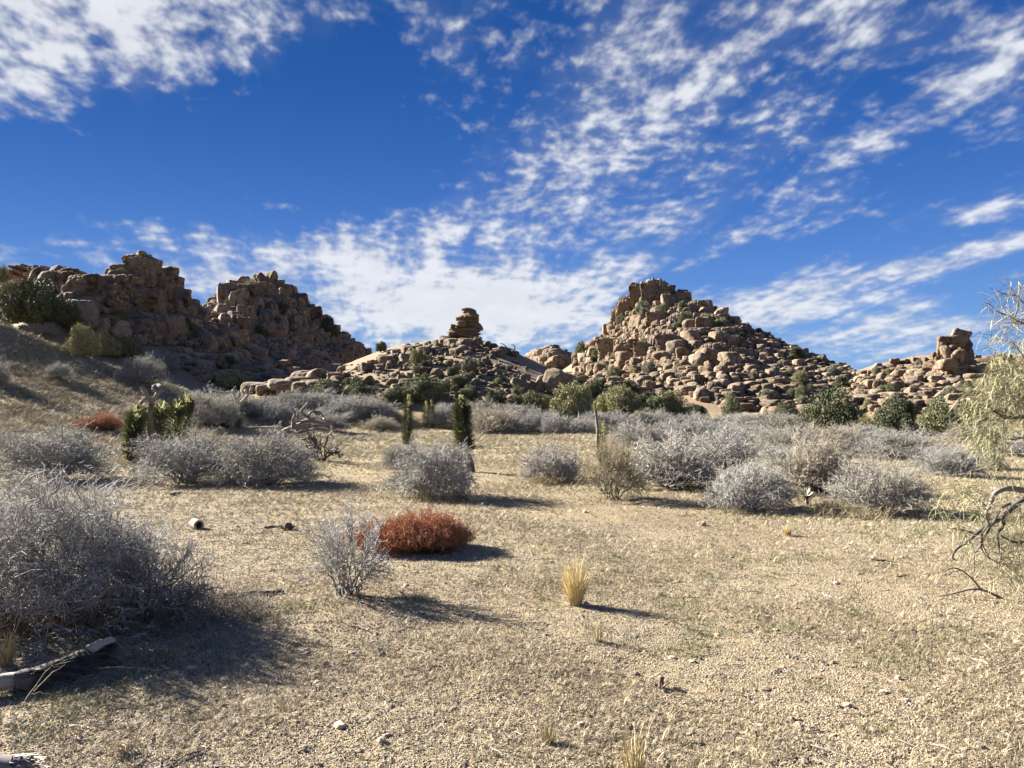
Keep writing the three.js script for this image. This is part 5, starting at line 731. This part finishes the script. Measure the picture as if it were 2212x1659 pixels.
{ const p = hit(267, 1630), r = rng(95), B = new MB(); for (let k = 0; k < 46; k++) { const a = r() * 6.28, l = 0.05 + 0.05 * r(); B.ribbon(arc([(r() - 0.5) * 0.05, 0.005, (r() - 0.5) * 0.05], [Math.cos(a) * l, 0.005, Math.sin(a) * l], 4, 0.03 + 0.02 * r(), 0.015, r), 0.007, 0.003, [0.3, 0.9, 0.3], vary([0.56, 0.48, 0.36], r, 0.25)); } const m = mesh('dried_fiber_clump', B.geo(), leafMat); m.position.copy(p); m.userData = { label: 'pale curled clump of dried fibers on the gravel near the bottom corner', category: 'plant litter' }; }

// ---------------------------------------------------------------- what covers the ground: gravel, litter, dry grass, green sprouts
const up = new THREE.Vector3(0, 1, 0);
function cover(name, label, category, geo, mat, n, seed, pick, build) {
  const im = new THREE.InstancedMesh(geo, mat, n), r = rng(seed), M = new THREE.Matrix4(), pos = new THREE.Vector3(), sc = new THREE.Vector3(), col = new THREE.Color(); let k = 0;
  for (let tries = 0; k < n && tries < n * 6; tries++) { const q = pick(r); if (!q) continue; const [x, D] = q; pos.set(x, ground(x, D), -D); build(r, pos, E, sc, col, D); Q.setFromEuler(E); M.compose(pos, Q, sc); im.setMatrixAt(k, M); im.setColorAt(k, col); k++; }
  im.count = k; im.name = name; im.castShadow = im.receiveShadow = true; im.userData = { kind: 'stuff', label, category }; scene.add(im); return im;
}
const fan = (r, d0, d1, p = 1) => { const D = d0 * Math.pow(d1 / d0, Math.pow(r(), p)), x = (r() * 2 - 1) * (0.76 * D + 0.4); return [x, D]; };
const patch = (x, D) => fbm(x * 0.55 + 31, D * 0.55 - 4, 3);
// grains and pebbles of the nearest ground
{ const g = new THREE.IcosahedronGeometry(1, 0); cover('gravel', 'coarse granite grit covering the near ground', 'gravel', g, std({ color: lin(0.70, 0.70, 0.70) }), 170000, 201, (r) => { const q = fan(r, 2.0, 11, 0.9); return r() < 0.25 + smooth(-0.35, 0.3, -patch(...q)) ? q : null; }, (r, p, e, s, c, D) => { const k = 0.0016 + 0.0042 * Math.pow(r(), 3) + 0.0005 * D; s.set(k * (0.8 + 0.6 * r()), k * (0.5 + 0.4 * r()), k * (0.8 + 0.5 * r())); e.set(r() * 3, r() * 6, r() * 3); const f = 0.6 + 0.7 * r(), w = r(); c.setRGB(0.51 * f, (0.425 + 0.03 * w) * f, (0.295 + 0.06 * w) * f); }); }
// bits of broken dry stems and leaves
{ const B = new MB(); B.ribbon([[-0.5, 0, 0], [-0.1, 0.12, 0.06], [0.25, 0.1, -0.03], [0.5, 0.02, 0.05]], 0.10, 0.06, [0, 0.3, 0.95], [1, 1, 1]); B.ribbon([[-0.3, 0, 0.3], [0, 0.2, 0.1], [0.2, 0.28, -0.2]], 0.09, 0.05, [0.8, 0.2, 0.5], [0.9, 0.85, 0.8]); B.ribbon([[0.1, 0, -0.4], [0.05, 0.25, -0.1], [-0.2, 0.35, 0.1]], 0.09, 0.04, [0.9, 0, 0.3], [0.8, 0.75, 0.7]);
  cover('plant_litter', 'broken dry stems and leaf litter strewn over the ground', 'litter', B.geo(), leafMat, 190000, 202, (r) => { const q = fan(r, 2.0, 22, 0.85); return r() < 0.12 + 0.9 * smooth(-0.3, 0.5, patch(...q)) ? q : null; }, (r, p, e, s, c, D) => { const k = (0.016 + 0.03 * r()) * (1 + D * 0.02); s.set(k, k * (0.6 + 0.7 * r()), k); e.set((r() - 0.5) * 0.5, r() * 6.28, (r() - 0.5) * 0.5); const f = 0.55 + 0.65 * r(), w = r(); w < 0.7 ? c.setRGB(0.54 * f, 0.45 * f, 0.295 * f) : w < 0.88 ? c.setRGB(0.32 * f, 0.25 * f, 0.17 * f) : c.setRGB(0.17 * f, 0.125 * f, 0.09 * f); }); }
// mixed stones and broken twigs
cover('pebbles', 'scattered larger pebbles on the near ground', 'pebbles', chipGeos[1], std({ color: lin(0.74, 0.74, 0.74), map: rockMap }), 1500, 208, (r) => fan(r, 2.1, 16), (r, p, e, s, c) => { const k = 0.005 + 0.016 * Math.pow(r(), 3); s.set(k * (1 + 0.6 * r()), k * 0.7, k * (0.9 + 0.4 * r())); e.set(r() - 0.5, r() * 6, r() - 0.5); const f = 0.6 + 0.6 * r(); c.setRGB(0.56 * f, 0.49 * f, 0.40 * f); });
{ const B = new MB(); B.tube([[-0.5, 0.03, 0], [-0.15, 0.06, 0.05], [0.2, 0.03, -0.04], [0.5, 0.05, 0.03]], 0.028, 0.014, 4, [1, 1, 1]); B.tube([[0.1, 0.04, 0], [0.3, 0.09, 0.14]], 0.016, 0.008, 3, [1, 1, 1]);
  cover('fallen_twigs', 'broken dark and gray twigs littering the ground', 'twigs', B.geo(), woodMat, 3600, 209, (r) => { const q = fan(r, 2.1, 20); return r() < 0.2 + 0.8 * smooth(-0.1, 0.5, fbm(q[0] * 0.8 - 3, q[1] * 0.8, 3)) ? q : null; }, (r, p, e, s, c) => { const k = 0.04 + 0.16 * r() * r(); s.set(k, k, k); e.set((r() - 0.5) * 0.3, r() * 6.28, (r() - 0.5) * 0.3); const f = 0.5 + 0.8 * r(); r() < 0.6 ? c.setRGB(0.20 * f, 0.155 * f, 0.115 * f) : c.setRGB(0.46 * f, 0.41 * f, 0.34 * f); }); }
// standing dry grass
{ const B = new MB(), r0 = rng(203); for (let k = 0; k < 11; k++) { const a = r0() * 6.28, l = 0.25 + 0.75 * r0(), o = 0.15 + 0.5 * r0(), q = 0.28 * r0(), x = Math.cos(a), z = Math.sin(a), t = r0() * 6.28; B.ribbon([[x * q, -0.05, z * q], [x * (q + o * 0.3), l * 0.6, z * (q + o * 0.3)], [x * (q + o), l, z * (q + o)]], 0.05, 0.02, [Math.cos(t), 0, Math.sin(t)], vary([1, 1, 1], r0, 0.25)); }
  const g = B.geo();
  cover('dry_grass', 'short straw-coloured dry grass over the flat and the slope', 'grass', g, leafMat, 150000, 204, (r) => { const q = fan(r, 6.5, 68, 0.7), d = q[1]; if (d > 52 && q[0] > -14) return null; return r() < smooth(6, 20, d) * (0.12 + smooth(-0.35, 0.4, patch(q[0] * 0.7, d * 0.45))) ? q : null; }, (r, p, e, s, c, D) => { const far = smooth(14, 40, D), k = (0.035 + 0.05 * r()) * (1 + 1.0 * far); s.set(k * (1.2 + 0.8 * far), k * (0.5 + 0.7 * r() * r()) * (1 + 0.25 * far), k * (1.2 + 0.8 * far)); e.set(0, r() * 6.28, 0); const f = 0.7 + 0.5 * r(); const w = r(); w < 0.6 ? c.setRGB(0.59 * f, 0.495 * f, 0.31 * f) : w < 0.85 ? c.setRGB(0.47 * f, 0.42 * f, 0.32 * f) : c.setRGB(0.36 * f, 0.36 * f, 0.2 * f); });
  cover('dry_grass', 'thin scattered dry grass blades over the near gravel', 'grass', g, leafMat, 9000, 205, (r) => { const q = fan(r, 2.2, 9); return r() < 0.25 + patch(...q) ? q : null; }, (r, p, e, s, c) => { const k = 0.02 + 0.05 * r() * r(); s.set(k, k * (0.7 + 0.6 * r()), k); e.set(0, r() * 6.28, 0); const f = 0.7 + 0.5 * r(); c.setRGB(0.52 * f, 0.44 * f, 0.28 * f); });
  cover('dry_grass', 'tufty dry grass and brown clumps on the left slope', 'grass', g, leafMat, 42000, 207, (r) => { const D = 24 + 34 * r(), x = -10 - (0.72 * D - 6) * r(); return r() < 0.15 + smooth(-0.3, 0.4, fbm(x * 0.8, D * 0.8 + 40, 4)) ? [x, D] : null; }, (r, p, e, s, c) => { const k = 0.10 + 0.16 * r() * r(); s.set(k * 1.4, k * (0.6 + 0.6 * r()), k * 1.4); e.set(0, r() * 6.28, 0); const f = 0.6 + 0.6 * r(); r() < 0.75 ? c.setRGB(0.60 * f, 0.51 * f, 0.33 * f) : c.setRGB(0.33 * f, 0.27 * f, 0.175 * f); });
  cover('green_sprouts', 'low green sprouts in patches on the dry ground', 'weeds', g, leafMat, 30000, 206, (r) => { const q = fan(r, 2.2, 20); const n = fbm(q[0] * 0.35 + 11, q[1] * 0.35, 3) * 0.6 + fbm(q[0] * 1.9, q[1] * 1.9 + 5, 3) * 0.55; return r() < smooth(0.08, 0.45, n) ? q : null; }, (r, p, e, s, c, D) => { const k = (0.014 + 0.022 * r()) * (1 + D * 0.03); s.set(k, k * 0.8, k); e.set(0, r() * 6.28, 0); const f = 0.6 + 0.7 * r(); c.setRGB(0.22 * f, 0.225 * f, 0.09 * f); });
}
renderer.render(scene, camera);
